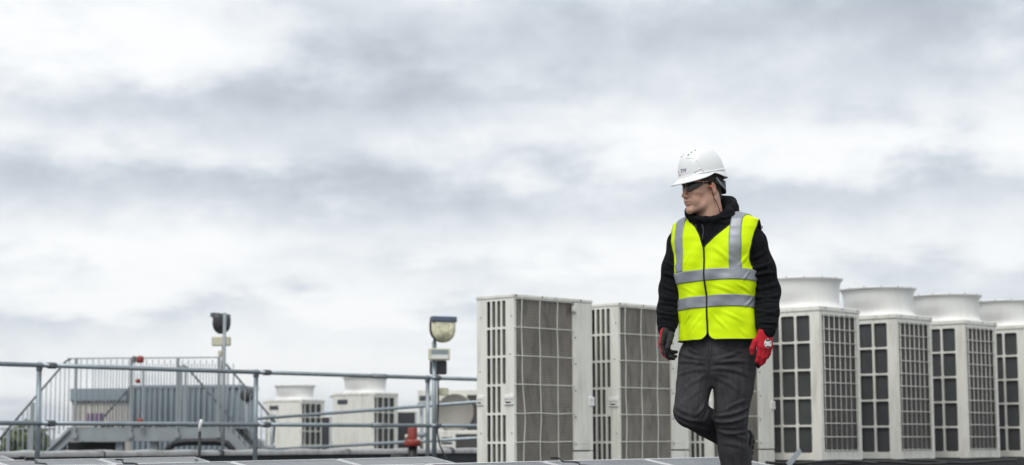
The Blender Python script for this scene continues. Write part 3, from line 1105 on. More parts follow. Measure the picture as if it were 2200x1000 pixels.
for px in (162, 283, 384, 473):
    m_ = MB(); m_.box(lx(px) - .02, lx(px) + .02, -.05, -.0005, lz(938), lz(769)); m_.build('post', M['galv_dull'], pf)
    m_ = MB(); m_.box(lx(px) - .045, lx(px) + .045, -.062, -.051, lz(938), lz(926)); m_.build('post_foot', M['galv_dull'], pf)
for px in (262, 347, 358):
    m_ = MB(); m_.box(lx(px) - .018, lx(px) + .018, 1.3, 1.34, lz(920), lz(778)); m_.build('post', M['galv_dull'], pf)
# left stair flight
m_ = MB(); m_.tube([lp(150, 769, -.03), lp(140, 773, -.03), lp(-30, 972, -.03)], .017, 8); m_.build('stair_handrail', M['clamp'], pf)
m_ = MB(); m_.tube([lp(235, 784, 1.3), lp(235, 822, 1.3), lp(172, 893, 1.3), lp(80, 1000, 1.3)], .02, 8); m_.build('stair_handrail', M['clamp'], pf)
for i in range(12):
    px = 138 - i * 10
    yt_ = 773 + (140 - px) * 1.17
    yb_ = 918 + (140 - px) * .95
    yb_ = min(yb_, 985)
    if yt_ < yb_ - 4:
        inst('bar', bar, pf, (lx(px), -.03, lz(yb_)), scale=(1, 1, lz(yt_) - lz(yb_)))
m_ = MB(); m_.box(lx(69) - .03, lx(69) + .03, -.06, -.02, 0, lz(862)); m_.build('post', M['galv_dull'], pf)
m_ = MB(); m_.tube([lp(150, 919, -.03), lp(85, 985, -.03)], .03, 6); m_.build('stair_stringer', M['galv_dull'], pf)
# right stair flight
m_ = MB(); m_.tube([lp(478, 776, -.03), lp(492, 786, -.03), lp(596, 906, -.03), lp(592, 950, -.03)], .017, 8); m_.build('stair_handrail', M['clamp'], pf)
m_ = MB(); m_.tube([lp(350, 776, 1.3), lp(362, 782, 1.3), lp(465, 897, 1.3), lp(545, 985, 1.3)], .02, 8); m_.build('stair_handrail', M['clamp'], pf)
for i in range(8):
    px = 494 + i * 12
    yt_ = 789 + (px - 494) * 1.15
    yb_ = min(918 + (px - 494) * .95, 985)
    if yt_ < yb_ - 4:
        inst('bar', bar, pf, (lx(px), -.03, lz(yb_)), scale=(1, 1, lz(yt_) - lz(yb_)))
# black hoses looping under the platform
for k, (y_, rr) in enumerate(((.02, 0), (.25, 1))):
    pts = [lp(362, 985, -.06 - .02 * k), lp(366, 962 + 3 * k, -.06), lp(380, 950 + 4 * k, -.06), lp(405, 946 + 5 * k, -.06), lp(470, 946 + 5 * k, -.06), lp(493, 950 + 4 * k, -.06), lp(505, 962, -.06), lp(510, 985, -.06)]
    m_ = MB(); m_.tube(pts, .05 - .02 * k, 10)
    m_.build('hose', M['black'], pf)
# low barred fence at the far left
lf = thing('low_fence', 'low grey barred fence in front of trees at the lower left corner', 'fence', (PX(55, 955, 33).x, 33, -.05))
s33 = 4000 / 33
m_ = MB(); m_.box(-1.2, .55, -.02, .02, EYE + .05 + (955 - 919) / s33, EYE + .05 + (955 - 916) / s33); m_.build('top_rail', M['galv_dull'], lf)
for i in range(20):
    xx = -1.15 + i * .088
    inst('bar', bar, lf, (xx, 0, 0), scale=(1, 1, EYE + .05 + (955 - 918) / s33))
for xx in (-.27, .12):
    m_ = MB(); m_.box(xx - .03, xx + .03, -.03, .03, 0, EYE + .05 + (955 - 917) / s33); m_.build('post', M['galv_dull'], lf)

# container behind the balustrade
DC = 34.
ct = thing('plant_container', 'ribbed grey plant container with beige board end behind the access platform', 'container', (PX(330, 955, DC).x, DC, -.05), R(-3))
sC = 4000 / DC
cxx = lambda px: (px - 330) / sC
czz = lambda py: EYE + .05 + (955 - py) / sC
m_ = MB(); m_.box(cxx(283), cxx(516), 0, 1.8, .1, czz(828)); m_.build('container_body', M['grey_panel'], ct)
rib = MB().box(-.028, .028, -.045, 0, 0, 1, .01).mesh('rib', M['grey_panel'])
for i in range(19):
    inst('rib', rib, ct, (cxx(288) + i * .101, -.001, .12), scale=(1, 1, czz(831) - .12))
m_ = MB(); m_.box(cxx(282), cxx(518), -.06, 1.81, czz(832), czz(826)); m_.build('roof_edge', M['grey_panel'], ct)
m_ = MB(); m_.box(cxx(152), cxx(282) - .002, .05, 1.7, .1, czz(860)); m_.build('board_end', M['beige_panel'], ct)
m_ = MB(); m_.box(cxx(150), cxx(282) - .002, .0, 1.75, czz(859.5), czz(832)); m_.build('fascia', M['grey_panel'], ct)
for i in range(15):
    m_ = MB(); m_.box(cxx(154 + i * 8.4), cxx(158 + i * 8.4), -.006, .001, czz(861), czz(857)); m_.build('fascia_hook', M['dark_grey'], ct)
m_ = MB(); m_.box(cxx(273), cxx(279), -.02, -.001, czz(856), czz(834)); m_.build('vent_slot', M['dark_grey'], ct)
for i in range(17):
    m_ = MB(); m_.box(cxx(166 + i * 7), cxx(166.7 + i * 7), .044, .049, .15, czz(862)); m_.build('board_joint', M['grey_panel'], ct)
for (a, b) in ((187, 190.5), (194, 199.5), (205.5, 208.5), (213, 220)):
    m_ = MB(); m_.box(cxx(a), cxx(b), .036, .043, czz(906), czz(885)); m_.build('purple_lettering', M['purple'], ct)
for i in range(22):
    m_ = MB(); m_.box(cxx(222 + i * 11), cxx(222 + i * 11 + random.uniform(4, 8)), -.12, -.06, czz(920), czz(908)); m_.build('pallet_block', M[random.choice(['black', 'dark_grey', 'cap'])], ct)
# red beacons on the platform
for (px, py, s_, lab) in ((301, 771, .98, 'red beacon on top of the access platform balustrade'), (297, 817, .6, 'small red box hung on the balustrade below the beacon'), (303, 904, .9, 'red bucket on the access platform deck')):
    c_ = PX(px, py, DP - .12)
    m_ = MB(); m_.lathe([(.0, -.055 * s_), (.055 * s_, -.055 * s_), (.065 * s_, -.02 * s_), (.065 * s_, .035 * s_), (.045 * s_, .06 * s_), (.0, .066 * s_)], c_, 14)
    tag(m_.build('beacon' if s_ == .98 else ('signal_box' if s_ < .7 else 'bucket'), M['red']), lab, 'beacon' if s_ == .98 else ('box' if s_ < .7 else 'bucket'))
    if s_ < .95:
        continue
    m_ = MB(); m_.box(c_.x - .13, c_.x - .07, c_.y - .03, c_.y + .03, c_.z - .05, c_.z + .06, .01)
    m_.build('beacon_bracket', M['clamp'], None)
    bb = bpy.data.objects['beacon_bracket']; bb.parent = bpy.data.objects['beacon']
# round dark dish by the container
c_ = PX(531, 848, 33)
dsh = thing('round_dish', 'dark round dish on a bracket right of the container', 'dish', (c_.x, c_.y, -.05))
m_ = MB(); m_.tube([(0, 0, 0), (0, 0, c_.z + .05)], .025, 8); m_.build('stand', M['galv_dull'], dsh)
m_ = MB(); m_.lathe([(.0, -.05), (.115, -.05), (.12, -.03), (.06, -.02), (.06, .02), (.12, .03), (.115, .05), (.0, .05)], (0, 0, 0), 22)
m_.v = [(a, c, b + c_.z + .05) for (a, b, c) in m_.v]; m_.build('drum', M['dark_grey'], dsh)
# black marker post standing between the solar rows
c_ = PX(431, 925, 17)
m_ = thing('marker_post', 'thin black post with white tip rising behind the left solar panels', 'post', (c_.x, c_.y, 0))
MB().tube([(0, 0, 0), (0, 0, c_.z)], .014, 8).build('stem', M['black'], m_)
MB().tube([(0, 0, c_.z + .001), (0, 0, c_.z + .05), (.01, 0, c_.z + .075), (.012, 0, c_.z + .11)], [.014, .013, .018, .012], 8).build('tip', M['white'], m_)

# ------------------------------------------------------------------ support clutter under the units at the right
for (n_, lab) in ((-3.66, 'dark steel support beam under the fan units, nearer one'), (-4.40, 'dark steel support beam under the fan units, further one')):
    q = P(0, n_)
    t = thing('support_beam', lab, 'beam', (q.x, q.y, 0), UA)
    m_ = MB(); m_.box(7.6, 15, -.04, .04, .055, .068); m_.box(7.6, 15, -.006, .006, .068, .14); m_.box(7.6, 15, -.04, .04, .14, .155)
    m_.build('beam_section', M['dark_grey'], t)
    for k in range(5):
        m_ = MB(); m_.box(7.9 + k * 1.6, 8.15 + k * 1.6, -.12, .12, 0, .054, .008); m_.build('rubber_pad', M['rubber'], t)
q = P(0, -3.18)
t = thing('cable_tray', 'long black cable tray on the roof in front of the fan unit bases', 'cable tray', (q.x, q.y, 0), UA)
m_ = MB(); m_.box(7.55, 15.5, -.1, -.095, .17, .268); m_.box(7.55, 15.5, .095, .1, .17, .268); m_.box(7.55, 15.5, -.095, .095, .17, .175); m_.build('tray', M['black'], t)
for k in range(4):
    pts = [(7.6 + i * .33, -.06 + k * .04, .20 + .014 * k + .008 * math.sin(i * 1.1 + k * 2)) for i in range(24)]
    MB().tube(pts, .022, 7).build('tray_cable', M['black' if k != 1 else 'dark_grey'], t)
for k in range(6):
    m_ = MB(); m_.box(7.8 + k * 1.4, 7.9 + k * 1.4, -.09, .09, 0, .169); m_.build('tray_foot', M['rubber'], t)
c0, c1 = PX(1686, 1003, 16.), PX(1714, 970, 17.)
t = thing('loose_channel', 'loose length of perforated steel channel leaning below the fan unit beside the person', 'channel')
m_ = MB()
ax = (c1 - c0).normalized(); sd = ax.cross(Vector((0, 1, 0))).normalized()
for (a, b, w0, w1) in ((-.024, .024, 0, .004), (-.024, -.02, .004, .03), (.02, .024, .004, .03)):
    nrm = Vector((0, -1, 0))
    vv = [c0 + sd * s_ + nrm * -w_ for (s_, w_) in ((a, w0), (b, w0), (b, w1), (a, w1))] + [c1 + sd * s_ + nrm * -w_ for (s_, w_) in ((a, w0), (b, w0), (b, w1), (a, w1))]
    m_.add(vv, [(0, 1, 2, 3), (7, 6, 5, 4), (0, 4, 5, 1), (1, 5, 6, 2), (2, 6, 7, 3), (3, 7, 4, 0)])
m_.build('channel_section', M['galv_dull'], t)
for k in range(3):
    pts = []
    x0 = 1640 + k * 150
    for j in range(10):
        pts.append(PX(x0 + j * 26, 996 + 3 * math.sin(j * .8 + k * 2) + (k % 2) * 2, 16.3 + k * .9 + j * .12))
    tag(MB().tube(pts, .014, 7).build('refrigerant_pipe', M['black']), ['black insulated pipe on the roof below the fan unit beside the person', 'black insulated pipe below the gap between first and second fan units',
        'black insulated pipe below the second and third fan units', 'black insulated pipe at the lower right below the third and fourth fan units'][k], 'pipe')
# ------------------------------------------------------------------ haze: the air between here and the hills
hm = bpy.data.materials.new('haze_air')
hm.use_nodes = True
hm.node_tree.nodes.clear()
ho = hm.node_tree.nodes.new('ShaderNodeOutputMaterial')
hv = hm.node_tree.nodes.new('ShaderNodeVolumePrincipled')
hv.inputs['Color'].default_value = (.86, .92, .98, 1)
hv.inputs['Density'].default_value = HAZE
hm.node_tree.links.new(hv.outputs[0], ho.inputs['Volume'])
hz = MB().box(-4100, 4100, -500, 4800, -15.5, 75).build('haze', hm)
tag(hz, kind='stuff')
# ------------------------------------------------------------------ the person
PR = Vector((1.0, 9.1, 0.))
PSI = R(31)
BL = np.array([math.cos(PSI), -math.sin(PSI), 0.])     # his left
BF = np.array([-math.sin(PSI), -math.cos(PSI), 0.])    # forward
UPV = np.array([0., 0., 1.])


def pp(px, py, dy=0.):
    """point of the figure, relative to his root, seen in that direction at that depth offset"""
    d = 9.1 + dy
    return np.array([(px - 1100) / 4000 * d - PR.x, dy, EYE + (955 - py) / 4000 * d])


class SDF:
    def __init__(s, lo, hi, step, fine=None):
        axes = []
        for i in range(3):
            if fine is None:
                axes.append(np.arange(lo[i], hi[i] + step, step))
            else:
                flo, fhi, fs = fine
                a = np.concatenate([np.arange(lo[i], flo[i], step), np.arange(max(lo[i], flo[i]), fhi[i], fs), np.arange(fhi[i], hi[i] + step, step)])
                a = np.unique(np.round(a, 6))
                axes.append(a[np.concatenate([[True], np.diff(a) > fs * .3])])
        s.x, s.y, s.z = [a.astype(np.float32) for a in axes]
        s.F = np.full((len(s.x), len(s.y), len(s.z)), 1.0, np.float32)

    def _region(s, lo, hi):
        sl = []
        for ax, a, b in zip((s.x, s.y, s.z), lo, hi):
            i0 = max(0, np.searchsorted(ax, a) - 1)
            i1 = min(len(ax), np.searchsorted(ax, b) + 1)
            sl.append(slice(i0, max(i1, i0)))
        return tuple(sl)

    def apply(s, lo, hi, fn, k=.0, op='u'):
        m = max(k, .0) + .035
        sl = s._region(np.array(lo) - m, np.array(hi) + m)
        if any(q_.stop - q_.start <= 0 for q_ in sl):
            return
        X = s.x[sl[0]][:, None, None]; Y = s.y[sl[1]][None, :, None]; Z = s.z[sl[2]][None, None, :]
        d = fn(X, Y, Z).astype(np.float32)
        a = s.F[sl]
        if op == 'u':
            if k > 0:
                h = np.maximum(k - np.abs(a - d), 0) / k
                s.F[sl] = np.minimum(a, d) - h * h * k * .25
            else:
                s.F[sl] = np.minimum(a, d)
        elif op == 's':
            d = -d
            if k > 0:
                h = np.maximum(k - np.abs(a - d), 0) / k
                s.F[sl] = np.maximum(a, d) + h * h * k * .25
            else:
                s.F[sl] = np.maximum(a, d)

    def cone(s, p1, r1, p2, r2, k=.02, op='u', flat=None):
        """round cone; flat=(axis vector, factor): squashes the section along that axis"""
        p1, p2 = np.array(p1, float), np.array(p2, float)
        ab = p2 - p1
        L2 = max(ab @ ab, 1e-12)
        rm = max(r1, r2) * (1.0 if flat is None else max(1., 1 / flat[1]) if flat[1] < 1 else 1.)
        lo = np.minimum(p1, p2) - rm; hi = np.maximum(p1, p2) + rm

        def fn(X, Y, Z):
            ax, ay, az_ = X - p1[0], Y - p1[1], Z - p1[2]
            t = np.clip((ax * ab[0] + ay * ab[1] + az_ * ab[2]) / L2, 0, 1)
            qx, qy, qz = ax - t * ab[0], ay - t * ab[1], az_ - t * ab[2]
            q2 = qx * qx + qy * qy + qz * qz
            if flat is not None:
                v_, f_ = flat
                c = qx * v_[0] + qy * v_[1] + qz * v_[2]
                q2 = q2 - c * c + (c / f_) ** 2
            return np.sqrt(q2) - (r1 + (r2 - r1) * t)
        s.apply(lo, hi, fn, k, op)

    def chain(s, pts, rs, k=.02, flat=None):
        for i in range(len(pts) - 1):
            s.cone(pts[i], rs[i], pts[i + 1], rs[i + 1], k, flat=flat)

    def ell(s, c, r, axes=None, k=.02, op='u'):
        c = np.array(c, float)
        A = np.eye(3) if axes is None else np.array(axes, float)
        rm = max(r)

        def fn(X, Y, Z):
            x_, y_, z_ = X - c[0], Y - c[1], Z - c[2]
            q0 = q1 = 0
            for i in range(3):
                t = x_ * A[i][0] + y_ * A[i][1] + z_ * A[i][2]
                q0 = q0 + (t / r[i]) ** 2
                q1 = q1 + (t / (r[i] * r[i])) ** 2
            k0 = np.sqrt(q0)
            return k0 * (k0 - 1) / np.maximum(np.sqrt(q1), 1e-6)
        s.apply(c - rm, c + rm, fn, k, op)

    def mesh(s):
        F = s.F
        sg = F < 0
        nx_, ny_, nz_ = F.shape
        cnt = np.zeros((nx_ - 1, ny_ - 1, nz_ - 1), np.int8)
        cor = [(i, j, k) for i in (0, 1) for j in (0, 1) for k in (0, 1)]
        for (i, j, k) in cor:
            cnt += sg[i:nx_ - 1 + i, j:ny_ - 1 + j, k:nz_ - 1 + k]
        act = (cnt > 0) & (cnt < 8)
        I, J, K = np.nonzero(act)
        vid = np.full(act.shape, -1, np.int64)
        vid[I, J, K] = np.arange(len(I))
        vals = np.stack([F[I + i, J + j, K + k] for (i, j, k) in cor], 1)
        pos = np.stack([np.stack([s.x[I + i], s.y[J + j], s.z[K + k]], 1) for (i, j, k) in cor], 1)
        acc = np.zeros((len(I), 3)); num = np.zeros(len(I))
        for a in range(8):
            for b in range(a + 1, 8):
                if sum(p != q_ for p, q_ in zip(cor[a], cor[b])) != 1:
                    continue
                m = (vals[:, a] < 0) != (vals[:, b] < 0)
                t = vals[m, a] / (vals[m, a] - vals[m, b])
                acc[m] += pos[m, a] + t[:, None] * (pos[m, b] - pos[m, a])
                num[m] += 1
        V = acc / num[:, None]
        faces = []
        for ax in range(3):
            a0 = [slice(1, -1)] * 3; a1 = [slice(1, -1)] * 3
            a0[ax] = slice(0, -1); a1[ax] = slice(1, None)
            s0, s1 = sg[tuple(a0)], sg[tuple(a1)]
            i, j, k = np.nonzero(s0 != s1)
            flip = s0[i, j, k]
            g = [i, j, k]
            for q_ in range(3):
                if q_ != ax:
                    g[q_] = g[q_] + 1
            b, c = [(1, 2), (2, 0), (0, 1)][ax]

            def cell(db, dc):
                h = list(g)
                h[b] = h[b] + db; h[c] = h[c] + dc
                return vid[h[0], h[1], h[2]]
            quad = np.stack([cell(-1, -1), cell(0, -1), cell(0, 0), cell(-1, 0)], 1)
            quad[~flip] = quad[~flip][:, ::-1]
            faces.append(quad)
        Fc = np.concatenate(faces)
        Fc = Fc[(Fc >= 0).all(1)]
        return V, Fc


def smooth_mesh(V, Fc, it=2, lam=.5):
    n = len(V)
    e = np.concatenate([Fc[:, [0, 1]], Fc[:, [1, 2]], Fc[:, [2, 3]], Fc[:, [3, 0]]])
    e = np.concatenate([e, e[:, ::-1]])
    deg = np.bincount(e[:, 0], minlength=n).astype(float)
    for _ in range(it):
        acc = np.stack([np.bincount(e[:, 0], weights=V[e[:, 1], c], minlength=n) for c in range(3)], 1)
        V = V + lam * (acc / np.maximum(deg, 1)[:, None] - V)
    return V


def vnormals(V, Fc):
    a = V[Fc[:, 2]] - V[Fc[:, 0]]; b = V[Fc[:, 3]] - V[Fc[:, 1]]
    fn = np.cross(a, b)
    vn = np.zeros_like(V)
    for c in range(4):
        for k in range(3):
            vn[:, k] += np.bincount(Fc[:, c], weights=fn[:, k], minlength=len(V))
    return vn / np.maximum(np.linalg.norm(vn, axis=1), 1e-12)[:, None]


def np_obj(name, V, Fc, mat, parent=None, mats=None, mi=None, color=None):
    me = bpy.data.meshes.new(name)
    me.from_pydata(V.tolist(), [], Fc.tolist())
    me.polygons.foreach_set('use_smooth', [True] * len(me.polygons))
    for m in (mats or [mat]):
        me.materials.append(m)
    if mi is not None:
        me.polygons.foreach_set('material_index', mi.astype(np.int32))
    if color is not None:
        at = me.color_attributes.new('tint', 'FLOAT_COLOR', 'POINT')
        at.data.foreach_set('color', np.concatenate([color, np.ones((len(V), 1))], 1).astype(np.float32).ravel())
    me.update()
    return put(bpy.data.objects.new(name, me), parent)


def folds(V, Nn, segs):
    """push vertices along their normals by ridge/valley folds: (p, q, width, height)"""
    disp = np.zeros(len(V))
    for (p, q, w, h) in segs:
        p, q = np.array(p), np.array(q)
        ab = q - p
        lo = np.minimum(p, q) - 4 * w; hi = np.maximum(p, q) + 4 * w
        m = ((V > lo) & (V < hi)).all(1)
        if not m.any():
            continue
        a = V[m] - p
        t = np.clip(a @ ab / (ab @ ab), 0, 1)
        d = np.linalg.norm(a - t[:, None] * ab, axis=1)
        fall = np.sin(np.pi * np.clip(t * .9 + .05, 0, 1)) ** .7
        disp[m] += h * fall * (np.exp(-(d / w) ** 2) - .55 * np.exp(-((d - 1.7 * w) / w) ** 2))
    return V + Nn * disp[:, None]


def folds_seen(V, Fc, Nn, segs, wk=1., hk=1.):
    """folds running over the camera side of a garment: (x0, y0, x1, y1, bow, width, height); traced on the cloth itself"""
    bvh = BVHTree.FromPolygons([tuple(v_) for v_ in V], [tuple(q_) for q_ in Fc])
    eye = Vector((-PR.x, -PR.y, EYE))
    disp = np.zeros(len(V))
    for (x0, y0, x1, y1, bow, w, h) in segs:
        w *= wk; h *= hk
        nrm = np.array([-(y1 - y0), x1 - x0], float)
        pl = []
        for t in np.linspace(0, 1, 12):
            qx = x0 + (x1 - x0) * t + nrm[0] * bow * 4 * t * (1 - t)
            qy = y0 + (y1 - y0) * t + nrm[1] * bow * 4 * t * (1 - t)
            d_ = Vector(pp(qx, qy, 0.)) - eye
            l_, n_, i_, ds = bvh.ray_cast(eye, d_.normalized())
            if l_ is not None and (not pl or (np.array(l_) - pl[-1][0]) @ (np.array(l_) - pl[-1][0]) < .004):
                pl.append((np.array(l_), t))
        if len(pl) < 3:
            continue
        pts = np.array([a for a, _ in pl])
        lo = pts.min(0) - 3.5 * w; hi = pts.max(0) + 3.5 * w
        m = np.nonzero(((V > lo) & (V < hi)).all(1))[0]
        best = np.full(len(m), 9.); tb_ = np.zeros(len(m))
        for i in range(len(pts) - 1):
            ab = pts[i + 1] - pts[i]
            a = V[m] - pts[i]
            t = np.clip(a @ ab / max(ab @ ab, 1e-9), 0, 1)
            d = np.linalg.norm(a - t[:, None] * ab, axis=1)
            up_ = d < best
            best[up_] = d[up_]
            tb_[up_] = (i + t[up_]) / (len(pts) - 1)
        fall = np.sin(np.pi * np.clip(tb_ * .96 + .02, 0, 1)) ** .8
        disp[m] += h * fall * (np.exp(-(best / w) ** 2) - .6 * np.exp(-((best - 1.6 * w) / (.9 * w)) ** 2))
    return V + Nn * disp[:, None]


def fbm(Q, freq, seed=0, octv=3):
    """cheap smooth pseudo-noise from rotated sines"""
    r_ = np.random.default_rng(seed)
    out = np.zeros(len(Q)); amp = 1.; tot = 0
    for o_ in range(octv):
        for _ in range(4):
            d = r_.normal(size=3); d /= np.linalg.norm(d)
            out += amp * np.sin(Q @ d * freq * r_.uniform(.7, 1.3) * 2 * np.pi + r_.uniform(0, 6.28)) / 4
        tot += amp
        amp *= .5; freq *= 2
    return out / tot


# materials of the figure
M['skin'] = pmat('skin', (.5, .3, .22), rough=.5, var=.10, vscale=70, attr='tint', spec=.4, bump=.12, bscale=500)
M['skin'].node_tree.nodes['Principled BSDF'].inputs['Subsurface Weight'].default_value = .12
M['skin'].node_tree.nodes['Principled BSDF'].inputs['Subsurface Radius'].default_value = (.01, .004, .002)
M['hair'] = pmat('cropped_brown_hair', (.075, .058, .046), rough=.8, var=.4, vscale=220, bump=.6, bscale=500)
M['hoodie'] = pmat('black_fleece', (.0085, .0088, .011), rough=.95, var=.2, vscale=30, bump=.25, bscale=350, spec=.15)
M['denim'] = pmat('washed_black_denim', (.042, .041, .044), rough=.9, var=.25, vscale=12, bump=.3, bscale=420, spec=.2, dirt=(.085, .083, .086), dirt_amt=.5, dirt_scale=(14, 14, 5))
M['stitch'] = pmat('denim_seam', (.022, .022, .024), rough=.9, var=.2)
M['vest'] = pmat('fluorescent_yellow_fabric', (.69, .93, .0), rough=.7, var=.05, vscale=9, bump=.12, bscale=300, spec=.25)
M['tape'] = pmat('silver_reflective_tape', (.285, .305, .335), rough=.42, metal=.25, var=.05, vscale=14, bump=.08, bscale=250)
M['piping'] = pmat('black_binding', (.012, .012, .012), rough=.8, var=.1)
M['glove_red'] = pmat('red_knit_glove', (.50, .008, .022), rough=.85, var=.14, vscale=40, bump=.35, bscale=500)
M['glove_black'] = pmat('black_nitrile_coating', (.012, .012, .012), rough=.6, var=.2, bump=.5, bscale=300)
M['helmet'] = pmat('white_helmet_shell', (.80, .81, .81), rough=.28, var=.01, coat=.2)
M['lens'] = pmat('smoked_lens', (.022, .014, .012), rough=.06, var=0, spec=.6)
M['lens'].node_tree.nodes['Principled BSDF'].inputs['Alpha'].default_value = .74
M['badge'] = pmat('white_badge', (.75, .75, .74), rough=.5, var=.05)
M['boot'] = pmat('black_boot_leather', (.014, .014, .015), rough=.55, var=.2, bump=.3)

# ---- head frame
HY = R(64)
HL = np.array([math.cos(HY), -math.sin(HY), 0.])
HF = np.array([-math.sin(HY), -math.cos(HY), 0.])
pit = R(3)
HF2 = HF * math.cos(pit) - UPV * math.sin(pit)
HU = UPV * math.cos(pit) + HF * math.sin(pit)
HC = np.array([-.062, -.03, 1.694])
HAX = [HL, HF2, HU]


def hp(l, f, u):
    return HC + HL * l + HF2 * f + HU * u


# joints
hipL, hipR = pp(1580, 775, -.03), pp(1497, 775, .05)
kneeL, kneeR = pp(1566, 905, -.07), pp(1479, 887, -.09)
ankL, ankR = pp(1583, 1118, .02), pp(1566, 946, .27)
shL, shR = pp(1622, 523, -.075), pp(1464, 523, .12)
elL, elR = pp(1650, 630, -.06), pp(1444, 625, .13)
wrL, wrR = pp(1646, 712, -.17), pp(1432, 707, .03)
pel = np.array([.005, .0, .93])
chest = np.array([.0, .0, 1.36])
neckb = pp(1533, 488, -.0)

# ---- body: one continuous skin mesh, mostly under clothing
sd = SDF((-.42, -.42, .03), (.42, .62, 1.86), .009, fine=((-.20, -.18, 1.50), (.09, .12, 1.86), .0026))
sd.ell(hp(0, -.014, .045), (.074, .096, .083), HAX, .01)
sd.ell(hp(0, .022, -.018), (.062, .068, .092), HAX, .02)
sd.ell(hp(0, .03, -.062), (.047, .052, .05), HAX, .02)
for s_ in (-1, 1):
    sd.cone(hp(s_ * .050, -.004, -.05), .016, hp(s_ * .037, .035, -.088), .015, .03)
    sd.cone(hp(s_ * .037, .035, -.088), .015, hp(s_ * .012, .078, -.106), .014, .025)
    sd.ell(hp(s_ * .044, .060, -.022), (.024, .024, .017), HAX, .022)
    sd.ell(hp(s_ * .034, .066, -.058), (.022, .02, .024), HAX, .02)
sd.ell(hp(0, .081, -.105), (.018, .014, .014), HAX, .016)
sd.cone(hp(-.032, .077, .030), .010, hp(.032, .077, .030), .010, .014)
sd.ell(hp(0, .066, .055), (.055, .03, .04), HAX, .02)
for s_ in (-1, 1):
    sd.ell(hp(s_ * .031, .098, .006), (.017, .014, .011), HAX, .012, 's')
    sd.ell(hp(s_ * .031, .077, .006), (.0125, .0125, .0115), HAX, .002)
sd.cone(hp(0, .088, .014), .007, hp(0, .1105, -.031), .0092, .012)
sd.ell(hp(0, .1115, -.036), (.0105, .0105, .009), HAX, .006)
for s_ in (-1, 1):
    sd.ell(hp(s_ * .0125, .100, -.040), (.0075, .010, .007), HAX, .006)
    sd.ell(hp(s_ * .0065, .106, -.0465), (.0035, .005, .003), HAX, .002, 's')
sd.ell(hp(0, .084, -.062), (.026, .014, .014), HAX, .012)
sd.cone(hp(-.017, .089, -.0655), .0042, hp(.0, .0965, -.0640), .0055, .005)
sd.cone(hp(.017, .089, -.0655), .0042, hp(.0, .0965, -.0640), .0055, .005)
sd.cone(hp(-.014, .089, -.0755), .0050, hp(.0, .094, -.0765), .0066, .005)
sd.cone(hp(.014, .089, -.0755), .0050, hp(.0, .094, -.0765), .0066, .005)
sd.cone(hp(-.021, .090, -.0705), .0016, hp(.0, .1005, -.0700), .0022, .003, 's')
sd.cone(hp(.021, .090, -.0705), .0016, hp(.0, .1005, -.0700), .0022, .003, 's')
sd.cone(hp(-.014, .0965, -.0885), .004, hp(.014, .0965, -.0885), .004, .01, 's')
for s_ in (-1, 1):   # ears
    e1 = HL * s_ * .92 - HF2 * .40
    e1 /= np.linalg.norm(e1)
    e2 = HF2 * .92 + HL * s_ * .40
    e2 -= e1 * (e1 @ e2); e2 /= np.linalg.norm(e2)
    e3 = HU * .98 - e2 * .2
    e3 -= e1 * (e1 @ e3); e3 -= e2 * (e2 @ e3); e3 /= np.linalg.norm(e3)
    c = hp(s_ * .0765, -.014, -.004)
    sd.ell(c, (.0075, .018, .031), (e1, e2, e3), .006)
    sd.ell(c - e3 * .018 + e2 * .004, (.007, .011, .014), (e1, e2, e3), .004)
    sd.ell(c + e1 * .0085 + e3 * .003 + e2 * .002, (.0075, .0105, .020), (e1, e2, e3), .004, 's')
    sd.ell(c + e2 * .013 + e1 * .002 - e3 * .004, (.005, .005, .008), (e1, e2, e3), .005)
sd.chain([hp(0, -.028, -.03), hp(0, -.03, -.09) * .6 + neckb * .4, neckb, neckb + np.array([.01, .02, -.06])], [.060, .056, .060, .075], .03)
sd.cone(hp(.045, -.02, -.06), .016, neckb + BF * .06, .016, .03)
sd.ell(chest + UPV * .02, (.15, .085, .17), (BL, BF, UPV), .03)
sd.ell(np.array([.0, 0, 1.12]), (.13, .085, .2), (BL, BF, UPV), .05)
sd.ell(pel, (.14, .09, .12), (BL, BF, UPV), .05)
for (a, b, c) in ((shL, elL, wrL), (shR, elR, wrR)):
    sd.cone(chest + UPV * .1, .05, a - UPV * .02, .045, .05)
    sd.chain([a - UPV * .02, a * .5 + b * .5, b], [.048, .043, .036], .02)
    sd.chain([b, b * .6 + c * .4, c], [.036, .036, .025], .02)
    sd.cone(c, .022, c + np.array([0, 0, -.05]), .018, .02)
for (a, b, c) in ((hipL, kneeL, ankL), (hipR, kneeR, ankR)):
    sd.chain([a, a * .5 + b * .5, b], [.075, .065, .05], .04)
    sd.chain([b, b * .65 + c * .35, c], [.05, .050, .033], .03)
sd.cone(ankL, .033, ankL + BF * .1 - UPV * .05, .025, .02)
sd.cone(ankR, .033, ankR - UPV * .09 + np.array([.04, .03, 0]), .025, .02)
V, Fc = sd.mesh()
V = smooth_mesh(V, Fc, 1, .4)
# colouring of the skin itself: lips, stubble shade, cheek flush, brows
loc = np.stack([(V - HC) @ HL, (V - HC) @ HF2, (V - HC) @ HU], 1)
base = np.tile(np.array([.64, .385, .28]), (len(V), 1))


def tint(col, c, r, amt):
    q_ = (((loc - np.array(c)) / np.array(r)) ** 2).sum(1)
    w_ = amt * np.exp(-q_)
    base[:] = base * (1 - w_[:, None]) + np.array(col) * w_[:, None]


